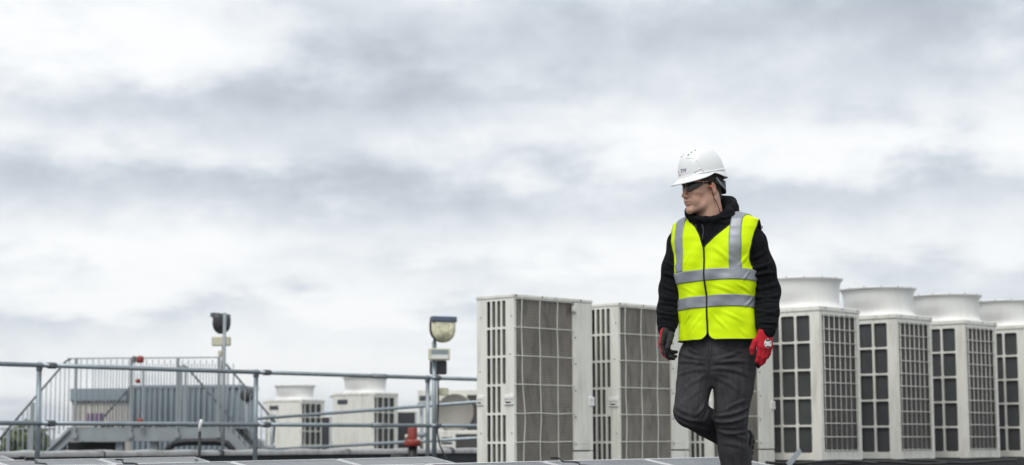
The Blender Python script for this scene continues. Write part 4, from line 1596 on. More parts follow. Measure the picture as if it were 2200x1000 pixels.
for s_ in (-1, 1):
    tint((.50, .20, .15), (s_ * .048, .05, -.035), (.02, .025, .022), .35)
    tint((.52, .19, .14), (s_ * .08, -.012, -.0), (.014, .022, .035), .65)
    tint((.045, .03, .022), (s_ * .030, .088, .029), (.017, .013, .0045), .8)
tint((.33, .21, .155), (0, .06, -.1), (.07, .05, .022), .35)
tint((.50, .22, .17), (0, .115, -.036), (.015, .015, .012), .5)
for dzz in (-.0645, -.0765):
    tint((.40, .13, .12), (0, .098, dzz), (.017, .012, .0048), .85)
neck_m = loc[:, 2] < -.11
person = np_obj('person', V, Fc, M['skin'], color=base)
person.location = PR
tag(person, 'person in white hard hat, yellow hi-vis vest, black hoodie and red gloves, walking', 'person')
BODY_BVH = BVHTree.FromPolygons([tuple(v_) for v_ in V], [tuple(f) for f in Fc])
# eyes
for s_ in (-1, 1):
    c = Vector(hp(s_ * .031, .0775, .006))
    m_ = MB()
    m_.lathe([(.0128 * math.sin(a), .0128 * math.cos(a)) for a in np.linspace(0, math.pi, 12)], (0, 0, 0), 16)
    q = Vector(HF2).to_track_quat('Z', 'Y').to_matrix()
    m_.v = [tuple(q @ Vector(p) + c) for p in m_.v]
    e_ = m_.build('eye', M['white'], person)
    m_ = MB(); m_.lathe([(.0055, .0118), (.004, .0127), (.0, .0131)], (0, 0, 0), 14)
    m_.v = [tuple(q @ Vector(p) + c) for p in m_.v]
    m_.build('iris', M['dark_grey'], e_)
# hair: cropped cap of the cranium, down to nape and sideburns
sh = SDF((-.18, -.17, 1.60), (.09, .12, 1.83), .003)
sh.ell(hp(0, -.015, .046), (.0768, .0985, .0855), HAX, .01)
sh.cone(hp(0, -.045, -.0), .056, hp(0, -.046, -.055), .049, .03)
Vh, Fh = sh.mesh()
lh = np.stack([(Vh - HC) @ HL, (Vh - HC) @ HF2, (Vh - HC) @ HU], 1)
cen = lh[Fh].mean(1)
keep = (cen[:, 2] > np.where(cen[:, 1] > .055, .075, np.where(cen[:, 1] > .012, .03, np.where(cen[:, 1] > -.02, .012, -.058))))
Fh = Fh[keep]
np_obj('hair', Vh, Fh, M['hair'], person)

# ---- hoodie
ZR = np.array([.90, .95, 1.05, 1.15, 1.25, 1.33, 1.40, 1.45, 1.495, 1.53, 1.552, 1.568, 1.58])
AR = np.array([.190, .192, .192, .195, .202, .206, .206, .206, .198, .172, .140, .108, .07])
BR = np.array([.136, .136, .133, .132, .135, .136, .132, .125, .110, .090, .076, .068, .06])
CF = np.array([.0, .0, .0, .0, .002, .0, -.004, -.008, -.012, -.016, -.018, -.02, -.02])   # ring centre, forward


def lean(z):
    return np.interp(z, [.9, 1.1, 1.58], [.018, .012, -.004])


sd = SDF((-.46, -.36, .93), (.46, .36, 1.74), .006)


def torso_sdf(off):
    def fn(X, Y, Z):
        zz_ = np.clip(Z, ZR[0], ZR[-1])
        A_ = np.interp(zz_, ZR, AR) + off; B_ = np.interp(zz_, ZR, BR) + off; C_ = np.interp(zz_, ZR, CF)
        x_ = X - lean(zz_)
        a = x_ * BL[0] + Y * BL[1]
        b = x_ * BF[0] + Y * BF[1] - C_
        d = (np.sqrt((a / A_) ** 2 + (b / B_) ** 2) - 1) * np.minimum(A_, B_)
        return np.maximum(d, np.maximum(Z - 1.555, 1.0 - Z))
    return fn


sd.apply((-.28, -.28, .96), (.28, .28, 1.6), torso_sdf(-.014), 0)
for (a, b, c, dirn) in ((shL, elL, wrL, 1), (shR, elR, wrR, -1)):
    inner = a + np.array([-.06 * dirn, .03 * dirn, .015])
    sd.chain([inner, a, a * .45 + b * .55, b], [.050, .060, .066, .063], .03)
    sd.chain([b, b * .45 + c * .55, b * .14 + c * .86], [.063, .058, .055], .02)
    sd.cone(b * .10 + c * .90, .044, c * 1.06 - b * .06, .040, .008)
# hood collar ring and hood bag
ring = [((1484, 456, .03), .020), ((1482, 461, -.025), .016), ((1502, 472, -.068), .014), ((1537, 473, -.098), .014), ((1568, 462, -.09), .026), ((1577, 447, -.01), .028),
        ((1572, 438, .07), .030), ((1550, 436, .12), .032), ((1512, 444, .13), .032)]
rp_ = [pp(*a) for a, _ in ring] ; rr_ = [b for _, b in ring]
rcen = np.mean(rp_, 0)
for i in range(len(rp_)):
    j = (i + 1) % len(rp_)
    sd.cone(rp_[i], rr_[i], rp_[j], rr_[j], .012)
    o_ = rp_[i] - rcen; o_[2] = 0; o_ /= np.linalg.norm(o_)
    dn = .075 if 4 <= i <= 8 else .035
    o2 = rp_[j] - rcen; o2[2] = 0; o2 /= np.linalg.norm(o2)
    mid = (rp_[i] + rp_[j]) / 2; om = (o_ + o2) / 2
    if i in (1, 2, 3):
        for q_, oq in ((rp_[i], o_), (mid, om)):
            sd.cone(q_, .014, q_ - oq * .026 - UPV * .055, .014, .012)
        continue
    if i == 0:
        sd.cone(rp_[i], rr_[i], rp_[i] - o_ * .015 - UPV * .03, .02, .02)
        continue
    sd.cone(rp_[i], rr_[i], rp_[i] + o_ * .014 - UPV * dn, .034, .02)
    sd.cone(mid, (rr_[i] + rr_[j]) / 2, mid + om * .014 - UPV * dn, .034, .02)
sd.ell(pp(1552, 490, .15), (.125, .055, .10), (BL, BF, UPV), .05)
sd.cone(pp(1535, 500, .0), .085, pp(1535, 520, .01), .10, .03)
sd.cone(neckb + UPV * .3, .061, neckb - UPV * .035, .064, .01, 's')
sd.ell(hp(0, .035, -.075), (.060, .062, .062), HAX, .006, 's')
V, Fc = sd.mesh()
V = smooth_mesh(V, Fc, 2, .5)
Nn = vnormals(V, Fc)
segs = [(1604, 560, 1650, 540, .1, .009, .008), (1604, 580, 1662, 566, .08, .009, .009), (1612, 602, 1668, 590, -.08, .009, .010), (1612, 622, 1674, 612, .08, .009, .010), (1618, 640, 1676, 636, .10, .009, .012),
        (1620, 656, 1678, 652, -.08, .008, .011), (1624, 670, 1680, 668, .09, .008, .012), (1628, 683, 1680, 682, -.08, .008, .011), (1632, 695, 1676, 694, .08, .007, .012), (1614, 545, 1630, 600, .08, .010, .006),
        (1655, 560, 1668, 640, .05, .010, .006), (1646, 520, 1660, 575, .06, .010, .005),
        (1430, 560, 1462, 580, .08, .009, .008), (1424, 590, 1462, 604, -.08, .009, .009), (1420, 612, 1460, 628, .08, .009, .010), (1417, 636, 1460, 646, .1, .009, .012), (1415, 655, 1458, 662, -.08, .008, .011),
        (1413, 672, 1456, 678, .09, .008, .012), (1414, 686, 1454, 692, -.08, .007, .011), (1440, 540, 1446, 610, .08, .010, .005),
        (1550, 470, 1592, 455, .1, .008, .006), (1545, 478, 1590, 470, .1, .008, .005), (1575, 428, 1592, 458, .1, .009, .006), (1485, 470, 1520, 480, -.08, .008, .005)]
V = folds_seen(V, Fc, Nn, segs)
V = V + Nn * (fbm(V, 9, 3, 3) * .003)[:, None]
hood = np_obj('hoodie', V, Fc, M['hoodie'], person)
# ribbed cuffs
for (b, c) in ((elL, wrL), (elR, wrR)):
    ax = (c - b) / np.linalg.norm(c - b)
    m_ = MB()
    pts = [c + ax * t for t in np.linspace(-.035, .022, 8)]
    m_.tube(pts, [.047, .0465, .046, .0455, .045, .0445, .044, .041], 28)
    m_.build('cuff', M['hoodie'], hood)
# drawstrings
for (x0, y0, x1, y1) in ((1497, 484, 1499, 512), (1511, 484, 1514, 518)):
    pts = []
    hb_ = BVHTree.FromPolygons([tuple(v_) for v_ in V], [tuple(q_) for q_ in Fc])
    eye_ = Vector((-PR.x, -PR.y, EYE))
    for t in np.linspace(0, 1, 12):
        d_ = (Vector(pp(x0 + (x1 - x0) * t + 2 * math.sin(t * 5), y0 + (y1 - y0) * t)) - eye_).normalized()
        l_, n_, i_, ds = hb_.ray_cast(eye_, d_)
        if l_ is not None:
            pts.append(l_ - d_ * .003)
    MB().tube(pts, .0032, 6).build('drawstring', M['dark_grey'], hood)

# ---- hi-vis vest: loft of body rings with neck, front and arm openings
ZV = np.array([.945, 1.0, 1.05, 1.15, 1.25, 1.33, 1.40, 1.45, 1.495, 1.532, 1.548, 1.565, 1.578, 1.588])
AV = np.array([.207, .203, .200, .200, .206, .216, .224, .229, .231, .229, .198, .156, .115, .08])
BV = np.array([.151, .149, .146, .143, .146, .147, .143, .136, .122, .104, .090, .080, .074, .07])


CREASE = [(.12, 1.075, .55, .985, .007, .004), (.35, 1.085, .95, 1.03, .007, .004), (.8, 1.0, 1.05, .955, .008, .004), (-.12, 1.08, -.45, .99, .007, .004), (-.4, 1.085, -.8, 1.03, .006, .004),
          (.15, 1.215, .8, 1.165, .007, .004), (.75, 1.215, 1.25, 1.17, .006, .005), (-.2, 1.165, -.75, 1.215, .006, .003),
          (.2, 1.40, .65, 1.32, .009, .004), (.82, 1.295, 1.12, 1.36, .007, .005), (-.3, 1.38, -.6, 1.30, .007, .003), (-.85, 1.295, -1.05, 1.37, .007, .004),
          (.95, 1.10, 1.35, 1.15, .007, .004), (.9, 1.225, 1.2, 1.28, .006, .004), (-1.0, .98, -.85, 1.07, .008, .004)]


def surf(th, z, off=0.):
    th = np.asarray(th, float); z = np.asarray(z, float)
    A_ = np.interp(z, ZV, AV); B_ = np.interp(z, ZV, BV); C_ = np.interp(z, ZR, CF)
    Q = np.stack([.2 * np.sin(th), z, .2 * np.cos(th)], -1).reshape(-1, 3)
    w_ = (fbm(Q, 5.5, 21, 3) * .0065).reshape(th.shape)
    # drape folds: diagonal from arm holes and hem
    fade = np.clip((1.40 - z) / .25, 0, 1)
    w_ = w_ + fade * .0055 * np.sin(th * 8 + z * 16 + 1.5 * np.sin(z * 9)) * np.clip((1.3 - z) / .3, .25, 1)
    w_ = w_ + .004 * np.sin(th * 5 - z * 34 + 2 * np.sin(th * 3)) * np.clip((z - .97) / .1, 0, 1) * np.clip((1.5 - z) / .1, 0, 1)
    thn = np.arctan2(np.sin(th), np.cos(th))
    for (t0, z0, t1, z1, wd, hh) in CREASE:
        ux, uz = (t1 - t0) * .18, z1 - z0
        ax_, az_ = (thn - t0) * .18, z - z0
        f_ = np.clip((ax_ * ux + az_ * uz) / (ux * ux + uz * uz), 0, 1)
        d_ = np.hypot(ax_ - f_ * ux, az_ - f_ * uz)
        sgn = np.sign(ax_ * uz - az_ * ux)
        w_ = w_ + hh * np.sin(np.pi * np.clip(f_ * .94 + .03, 0, 1)) * (np.exp(-(d_ / wd) ** 2) - .5 * np.exp(-((d_ - 1.6 * wd) / wd) ** 2))
    w_ = w_ * np.clip((1.57 - z) / .06, .15, 1) + off
    # blunt ellipse
    c_, s_ = np.cos(th), np.sin(th)
    p = 2.25
    rr = (np.abs(s_) ** p + np.abs(c_) ** p) ** (-1 / p)
    a = (A_ + w_) * s_ * rr; b = (B_ + w_) * c_ * rr + C_
    x_ = lean(z)
    zz_ = z + off * np.clip((z - 1.48) / .06, 0, 1)
    return np.stack([x_ + a * BL[0] + b * BF[0], a * BL[1] + b * BF[1], zz_], -1)


NZ = 110
ZTOP = 1.583
zrow = np.concatenate([np.linspace(.945, 1.48, NZ - 34), np.linspace(1.48, ZTOP, 35)[1:]])
NZ = len(zrow)


def th_neck(z, s_=1):
    tt = [.6, 2, 14, 29, 47, 62] if s_ > 0 else [.6, 1.5, 5.5, 13, 29, 48]
    return np.radians(np.interp(z, [1.395, 1.405, 1.45, 1.50, 1.55, 1.585], tt))


def th_hem(z):
    # rounded lower front corners
    return np.where(z < .985, R(13) * (1 - np.sqrt(np.clip(1 - ((.985 - z) / .04) ** 2, 0, 1))), 0)


def th_arm(z):
    zz_ = [1.288, 1.293, 1.305, 1.33, 1.37, 1.42, 1.46, 1.49, 1.515, 1.530]
    tt = [90, 82, 74, 68, 65, 67, 71, 76, 82, 90]
    return np.radians(np.interp(z, zz_, tt))


def strip_grid(t0, t1, n, off=0., zr=None):
    """rows of points from angle t0(z) to t1(z)"""
    zr = zrow if zr is None else zr
    T = t0[:, None] + (t1 - t0)[:, None] * np.linspace(0, 1, n)[None, :]
    return surf(T, np.repeat(zr[:, None], n, 1), off)


def grid_faces(r, c, flip=False):
    i, j = np.meshgrid(np.arange(r - 1), np.arange(c - 1), indexing='ij')
    a = (i * c + j).ravel()
    f = np.stack([a, a + 1, a + c + 1, a + c], 1)
    return f[:, ::-1] if flip else f


ta = th_arm(zrow)
tb = R(90) + (R(90) - ta) * .75
vest = None
panels = []
for s_, nm in ((1, 'left'), (-1, 'right')):
    tn = np.maximum(th_neck(zrow, s_), th_hem(zrow))
    G = strip_grid(s_ * tn, s_ * ta, 60)
    panels.append(('front_panel', G, s_ < 0))
GB = strip_grid(tb, 2 * math.pi - tb, 120)
panels.append(('back_panel', GB, False))
Vs, Fs, bo = [], [], 0
for nm, G, fl_ in panels:
    r_, c_ = G.shape[:2]
    Vs.append(G.reshape(-1, 3)); Fs.append(grid_faces(r_, c_, fl_) + bo); bo += r_ * c_
V = np.concatenate(Vs); Fc = np.concatenate(Fs)
vest = np_obj('hi_vis_vest', V, Fc, M['vest'], person)
bmv = bmesh.new(); bmv.from_mesh(vest.data)
bmesh.ops.remove_doubles(bmv, verts=bmv.verts, dist=.0008)
bmesh.ops.recalc_face_normals(bmv, faces=bmv.faces)
bmv.to_mesh(vest.data); bmv.free()
for p_ in vest.data.polygons:
    p_.use_smooth = True
md = vest.modifiers.new('thickness', 'SOLIDIFY'); md.thickness = .0016; md.offset = 0


def tape(name, T, Z, off=.0035):
    r_, c_ = T.shape
    G = surf(T, Z, off)
    o_ = np_obj(name, G.reshape(-1, 3), grid_faces(r_, c_), M['tape'], vest)
    bm_ = bmesh.new(); bm_.from_mesh(o_.data)
    bmesh.ops.remove_doubles(bm_, verts=bm_.verts, dist=.0003)
    bmesh.ops.recalc_face_normals(bm_, faces=bm_.faces)
    bm_.to_mesh(o_.data); bm_.free()
    for p_ in o_.data.polygons:
        p_.use_smooth = True
    m2 = o_.modifiers.new('thickness', 'SOLIDIFY'); m2.thickness = .0012; m2.offset = 0
    return o_


for (z0, z1) in ((1.226, 1.281), (1.097, 1.154)):
    zz_ = np.linspace(z0, z1, 12)
    T = np.linspace(R(.9), R(359.1), 260)[None, :].repeat(12, 0)
    Zs = zz_[:, None].repeat(260, 1) + .007 * np.cos(T[:1]) + .004 * np.sin(2 * T[:1])
    tape('reflective_band', T, Zs)
for s_ in (-1, 1):
    lat = np.linspace(.122, .174, 10)
    rows_z, rows_t = [], []
    n_ = 70
    for a_ in lat:
        # top of the shoulder where the ring half-width equals this lateral distance
        zt_ = np.interp(-a_, -AV[8:], ZV[8:])
        zz_ = np.linspace(1.284, zt_, n_)
        Av_ = np.interp(zz_, ZV, AV)
        rat = np.clip(a_ / Av_, 0, 1)
        # invert blunt ellipse  a = A s (|s|^p+|c|^p)^(-1/p)
        tt = np.linspace(0, math.pi / 2, 400)
        fr = np.sin(tt) * (np.sin(tt) ** 2.25 + np.cos(tt) ** 2.25) ** (-1 / 2.25)
        th_ = np.interp(rat, fr, tt)
        rows_t.append(np.concatenate([th_, math.pi - th_[::-1][1:]]))
        rows_z.append(np.concatenate([zz_, zz_[::-1][1:]]))
    T = s_ * np.array(rows_t); Zs = np.array(rows_z)
    tape('shoulder_strip', T, Zs)
# black binding along every free edge of the vest
def edge(th, zr, off=.001):
    return surf(np.asarray(th), np.asarray(zr), off)


for s_ in (-1, 1):
    zc_ = np.linspace(1.398, ZTOP, 40)
    m_ = MB(); m_.tube(edge(s_ * th_neck(zc_, s_), zc_), .0035, 6); m_.build('binding', M['piping'], vest)
    za = np.linspace(1.289, 1.530, 60)
    loop = np.concatenate([edge(s_ * th_arm(za), za), edge(s_ * (R(90) + (R(90) - th_arm(za[::-1])) * .75), za[::-1])])
    m_ = MB(); m_.tube(loop, .0038, 6, closed=True); m_.build('binding', M['piping'], vest)
    zh = np.linspace(.945, .985, 14)
    hemt = np.linspace(R(13), R(180), 80)
    loop = np.concatenate([edge(s_ * (th_hem(zh[::-1]) + R(.6)), zh[::-1]), edge(s_ * hemt, np.full(80, .946))])
    m_ = MB(); m_.tube(loop, .0032, 6); m_.build('binding', M['piping'], vest)
zc_ = np.linspace(.985, 1.402, 70)
m_ = MB(); m_.tube(edge(np.zeros(70), zc_, .004), .0042, 6); m_.build('zip', M['piping'], vest)
# side lacing loops at the left shoulder
for k in range(4):
    q0 = surf(np.array(R(86)), np.array(1.50 - k * .02), .008)
    m_ = MB(); m_.tube([q0, q0 + np.array([.012, -.004, -.01]), q0 + np.array([.004, -.006, -.022])], .0022, 5); m_.build('thread_loop', M['piping'], vest)

# ---- trousers
sd = SDF((-.36, -.36, .05), (.36, .52, 1.03), .0055)
def pelv(X, Y, Z):
    A_ = np.interp(Z, [.70, .78, .85, .93, 1.0, 1.03], [.150, .178, .186, .182, .176, .174]); B_ = np.interp(Z, [.70, .78, .86, .95, 1.03], [.08, .118, .128, .122, .118])
    x_ = X - .012
    a = x_ * BL[0] + Y * BL[1]; b = x_ * BF[0] + Y * BF[1]
    d = (np.sqrt((a / A_) ** 2 + (b / B_) ** 2) - 1) * np.minimum(A_, B_)
    return np.maximum(d, np.maximum(Z - 1.02, .72 - Z))
sd.apply((-.25, -.25, .70), (.27, .25, 1.03), pelv, 0)
kl2 = kneeL
sd.chain([hipL + np.array([-.004, 0, .01]), hipL * .5 + kneeL * .5 + np.array([.0, 0, 0]), kneeL, kneeL * .7 + ankL * .3, ankL + UPV * .05], [.104, .094, .079, .074, .066], .014)
sd.chain([hipR + np.array([.004, 0, .01]), hipR * .5 + kneeR * .5, kneeR], [.098, .084, .079], .012)
sd.chain([kneeR, kneeR * .62 + ankR * .38, ankR * 1.02 - kneeR * .02], [.078, .071, .060], .012)
V, Fc = sd.mesh()
V = smooth_mesh(V, Fc, 2, .5)
Nn = vnormals(V, Fc)
segs = [(1518, 778, 1590, 756, .06, .009, .008), (1520, 786, 1606, 782, -.05, .009, .009), (1524, 796, 1608, 812, -.08, .010, .007), (1512, 776, 1456, 758, -.06, .009, .008),
        (1512, 785, 1450, 782, .05, .009, .009), (1514, 797, 1448, 812, .06, .010, .008), (1516, 812, 1462, 845, .08, .010, .005), (1530, 815, 1590, 850, -.08, .010, .004),
        (1540, 742, 1600, 760, .05, .008, .005), (1470, 742, 1500, 765, .05, .008, .005),
        (1530, 896, 1606, 876, .08, .008, .009), (1530, 908, 1608, 893, .10, .008, .012), (1531, 918, 1606, 912, -.06, .008, .011), (1535, 928, 1604, 929, .07, .008, .010), (1540, 938, 1600, 947, -.08, .009, .007),
        (1552, 886, 1604, 862, -.05, .008, .006), (1545, 955, 1600, 966, -.05, .010, .004),
        (1448, 892, 1512, 905, .10, .009, .006), (1452, 904, 1530, 926, .06, .009, .008), (1466, 913, 1540, 946, .03, .009, .007), (1512, 866, 1488, 896, -.12, .009, .007), (1520, 880, 1500, 912, -.10, .009, .008),
        (1447, 872, 1480, 890, .10, .009, .004), (1505, 840, 1470, 868, .08, .010, .004), (1478, 800, 1470, 860, .08, .013, .004), (1580, 815, 1566, 880, -.06, .013, .004), (1568, 950, 1572, 1000, .05, .013, .004),
        (1590, 780, 1600, 840, .06, .010, .004), (1545, 820, 1538, 885, .05, .012, .004)]
V = folds_seen(V, Fc, Nn, segs)
V = V + Nn * (fbm(V * np.array([1, 1, .7]), 7, 9, 3) * .0035)[:, None]
tr = np_obj('jeans', V, Fc, M['denim'], person)
TB = BVHTree.FromPolygons([tuple(v_) for v_ in V], [tuple(q_) for q_ in Fc])


def on_cloth(bvh, p, lift=.0005):
    l_, n_, i_, d_ = bvh.find_nearest(Vector(p))
    return l_ + n_ * lift


def seam(pts, r=.0018, n=40, name='seam', mat=None):
    pts = [np.array(p) for p in pts]
    out = []
    for i in range(len(pts) - 1):
        for t in np.linspace(0, 1, n // (len(pts) - 1), endpoint=False):
            out.append(on_cloth(TB, pts[i] * (1 - t) + pts[i + 1] * t))
    for _ in range(3):
        out = [out[0]] + [(out[i - 1] + out[i] * 2 + out[i + 1]) / 4 for i in range(1, len(out) - 1)] + [out[-1]]
    MB().tube(out, r, 5).build(name, mat or M['stitch'], tr)


seam([pp(1612, 760, -.13), pp(1604, 830, -.13), pp(1590, 900, -.13), pp(1590, 960, -.12), pp(1589, 1010, -.1)])
seam([pp(1518, 790, -.12), pp(1505, 830, -.13), pp(1494, 880, -.16)])
seam([pp(1508, 738, -.16), pp(1510, 765, -.16), pp(1516, 785, -.13)])
seam([pp(1517, 738, -.16), pp(1520, 760, -.16), pp(1517, 780, -.14)])
seam([pp(1560, 742, -.16), pp(1585, 752, -.16), pp(1608, 748, -.14)])

# ---- boots
def boot(ank, toe_dir, up_dir, name):
    toe_dir = toe_dir / np.linalg.norm(toe_dir); up_dir = up_dir - toe_dir * (toe_dir @ up_dir); up_dir /= np.linalg.norm(up_dir)
    side = np.cross(toe_dir, up_dir)
    c = ank
    sb = SDF(c - .36, c + .36, .006)
    g = lambda f_, u_, s_=0.: c + toe_dir * f_ + up_dir * u_ + side * s_
    sb.cone(g(-.01, .10), .052, g(-.012, .0), .050, .02)
    sb.cone(g(-.015, .0), .048, g(-.03, -.05), .042, .02)
    sb.cone(g(-.02, -.045), .042, g(.10, -.05), .043, .03, flat=(up_dir, .8))
    sb.cone(g(.08, -.05), .044, g(.165, -.06), .036, .03, flat=(up_dir, .75))
    Vb, Fb = sb.mesh()
    Vb = smooth_mesh(Vb, Fb, 2, .5)
    h_ = (Vb - c) @ up_dir
    Vb = Vb - np.minimum(h_ + .083, 0)[:, None] * up_dir
    o_ = np_obj(name, Vb, Fb, M['boot'], person)
    # sole with cleats
    m_ = MB()
    prof = [(-.085, .03), (-.06, .046), (0, .044), (.08, .050), (.15, .047), (.195, .028), (.205, 0)]
    pol = [(a, b) for a, b in prof] + [(a, -b) for a, b in prof[::-1][1:]]
    n_ = len(pol)
    vv = [g(a, -.083, b) for a, b in pol] + [g(a, -.108, b * 1.02) for a, b in pol]
    m_.add(vv, [tuple(range(n_)), tuple(range(n_, 2 * n_))[::-1]] + [(i, n_ + i, n_ + (i + 1) % n_, (i + 1) % n_) for i in range(n_)])
    so = m_.build('sole', M['rubber'], o_)
    for k in range(9):
        a = -.075 + k * .031
        for s2 in (-1, 1):
            w_ = .040 if 0 < k < 8 else .028
            mm = MB()
            q8 = [g(a + da, u_, s2 * sd_) for u_ in (-.1075, -.122) for (da, sd_) in ((0, .008), (.02, .008), (.02, w_ + .008), (0, w_ + .008))]
            mm.add(q8, [(0, 1, 2, 3), (7, 6, 5, 4), (0, 4, 5, 1), (1, 5, 6, 2), (2, 6, 7, 3), (3, 7, 4, 0)])
            mm.build('cleat', M['rubber'], so)
    return o_


boot(np.array([ankL[0], ankL[1], .122]), BF.copy(), UPV.copy(), 'boot')
shin = (kneeR - ankR) / np.linalg.norm(kneeR - ankR)
toe = -UPV * .9 + BF * .38
boot(ankR + np.array([.022, .01, .0]), toe, shin.copy(), 'boot')

# ---- gloves
def glove(wrist, down, back, thumbside, curls, thumb_pts, name, red_from=-.12):
    down = np.array(down, float); down /= np.linalg.norm(down)
    back = np.array(back, float); back -= down * (back @ down); back /= np.linalg.norm(back)
    ts = np.cross(down, back)
    if ts @ np.array(thumbside, float) < 0:
        ts = -ts
    lo = wrist - .19; hi = wrist + .19
    sg_ = SDF(lo, hi, .0028)
    w0 = np.array(wrist)
    mc = [w0 + down * L_ + ts * t_ + back * b_ for (t_, L_, b_) in ((.029, .088, .004), (.0095, .092, .007), (-.010, .088, .005), (-.0285, .080, .0))]
    # palm
    sg_.cone(w0 - down * .012, .031, w0 + down * .01, .033, .012, flat=(back, .8))
    for m in mc:
        sg_.cone(w0 + down * .012 + ts * ((m - w0) @ ts) * .55, .017, m, .0145, .016)
    sg_.cone(w0 + down * .03 + ts * .02 - back * .006, .020, w0 + down * .07 - back * .006, .017, .02)
    tips = []
    lens_ = [(.044, .026, .022), (.048, .030, .023), (.045, .028, .022), (.035, .021, .019)]
    for m, ls, cu in zip(mc, lens_, curls):
        p = m.copy(); ang = 0
        r_ = [.0122, .0112, .0104, .0088]
        pts = [p]
        for seg_, ca in zip(ls, cu):
            ang += math.radians(ca)
            d_ = down * math.cos(ang) - back * math.sin(ang)
            p = p + d_ * seg_
            pts.append(p)
        for i in range(3):
            sg_.cone(pts[i], r_[i], pts[i + 1], r_[i + 1], .005)
        tips.append(pts)
    tp = [np.array(q_) for q_ in thumb_pts]
    rt = [.017, .0145, .0125, .0105]
    for i in range(len(tp) - 1):
        sg_.cone(tp[i], rt[i], tp[i + 1], rt[i + 1], .006)
    Vg, Fg = sg_.mesh()
    Vg = smooth_mesh(Vg, Fg, 1, .4)
    nn = vnormals(Vg, Fg)
    fc = Vg[Fg].mean(1)
    fnm = nn[Fg].mean(1)
    # coated palm and fingertips are black, knitted back is red
    tipd = np.full(len(fc), 9.)
    for pts in tips:
        tipd = np.minimum(tipd, np.linalg.norm(fc - pts[3], axis=1))
        tipd = np.minimum(tipd, np.linalg.norm(fc - (pts[3] * .7 + pts[2] * .3), axis=1))
    tipd = np.minimum(tipd, np.linalg.norm(fc - tp[-1], axis=1))
    black = ((fnm @ back) < red_from) | (tipd < .013)
    if red_from > 0:   # the coated thumb of this hand faces the viewer
        for i in range(len(tp) - 1):
            ab = tp[i + 1] - tp[i]
            t_ = np.clip(((fc - tp[i]) @ ab) / (ab @ ab), 0, 1)
            black |= np.linalg.norm(fc - tp[i] - t_[:, None] * ab, axis=1) < .0185
    o_ = np_obj(name, Vg, Fg, None, person, mats=[M['glove_red'], M['glove_black']], mi=black.astype(int))
    return o_, BVHTree.FromPolygons([tuple(v_) for v_ in Vg], [tuple(q_) for q_ in Fg])


gl, gb = glove(wrL + np.array([-.004, -.01, .0]), (-.10, -.10, -1), (.35, -.94, 0), (-1, -.2, 0),
               [(6, 16, 20), (9, 20, 24), (13, 24, 28), (18, 28, 30)],
               [pp(1635, 724, -.185), pp(1621, 739, -.20), pp(1614, 753, -.20), pp(1614, 768, -.19)], 'glove')
# badge on the back of the glove
bc = pp(1651, 741, -.25)
m_ = MB()
vv, ff = [], []
for i in range(5):
    for k in range(22):
        a = 2 * math.pi * k / 22
        q = bc + np.array([math.cos(a) * .0185, 0, math.sin(a) * .022]) * i / 4
        l_, n_, ix, d_ = gb.ray_cast(Vector(q) + Vector((0, -.2, 0)), Vector((0, 1, 0)))
        if l_ is None:
            l_, n_, ix, d_ = gb.find_nearest(Vector(q))
        vv.append(tuple(l_ + n_ * .0015))
for i in range(4):
    for k in range(22):
        ff.append((i * 22 + k, (i + 1) * 22 + k, (i + 1) * 22 + (k + 1) % 22, i * 22 + (k + 1) % 22))
m_.add(vv, ff, True)
ring_v = [vv[4 * 22 + k] for k in range(22)]
bo_ = m_.build('badge', M['badge'], gl)
# dark printed marks on the badge
for (ax_, az_, w_, h_) in ((0, .015, .020, .008), (0, -.016, .018, .007), (-.012, -.004, .004, .006), (.013, .003, .003, .006)):
    mv = []
    for (sx, sz) in ((-1, -1), (1, -1), (1, 1), (-1, 1)):
        q = bc + np.array([ax_ + sx * w_ / 2, 0, az_ + sz * h_ / 2])
        l_, n_, ix, d_ = gb.ray_cast(Vector(q) + Vector((0, -.2, 0)), Vector((0, 1, 0)))
        if l_ is None:
            l_, n_, ix, d_ = gb.find_nearest(Vector(q))
        mv.append(tuple(l_ + n_ * .0028))
    MB().add(mv, [(0, 1, 2, 3)]).build('badge_print', M['glove_black'], bo_)
glove(wrR + np.array([-.002, -.006, .0]), (-.16, -.10, -1), (-.93, .38, 0), (.2, -1, 0),
      [(20, 34, 26), (24, 36, 26), (28, 38, 28), (32, 40, 30)],
      [pp(1441, 722, -.02), pp(1437, 737, -.045), pp(1433, 750, -.052), pp(1431, 761, -.045)], 'glove', .30)

# ---- hard hat
HT = R(12)
TF = HF * math.cos(HT) - UPV * math.sin(HT)
TU = UPV * math.cos(HT) + HF * math.sin(HT)
TC = HC + HU * .073 + HF2 * .002
HH = .127


def helm(phi, v, off=0.):
    """phi 0 = front, pi/2 = his left; v 0 at the rim .. 1 at the crown; negative v: skirt and peak"""
    c_, s_ = math.cos(phi), math.sin(phi)
    a_f = .118 if c_ > 0 else .122
    w_ = .100
    r0 = 1 / math.sqrt((c_ / a_f) ** 2 + (s_ / w_) ** 2)
    if v >= 0:
        e = v * math.pi / 2
        r_ = (r0 + off) * max(0., math.cos(e)) ** .68 if v < .9999 else 0.
        z_ = (HH + off) * math.sin(e) ** 1.04
    else:
        t = -v
        pk = max(0., c_) ** 1.3
        ear = math.exp(-((abs(phi) - 1.75) / .38) ** 2)
        r_ = r0 + off + t * (.010 + .040 * pk)
        z_ = -t * (.010 + .016 * pk + .034 * max(0, -c_) ** .5 - .012 * ear + .010 * abs(s_) * (c_ > 0))
        if pk > 0:
            z_ -= .004 * pk * t * t - .006 * pk * s_ * s_
    return TC + HL * (r_ * s_) + TF * (r_ * c_) + TU * z_


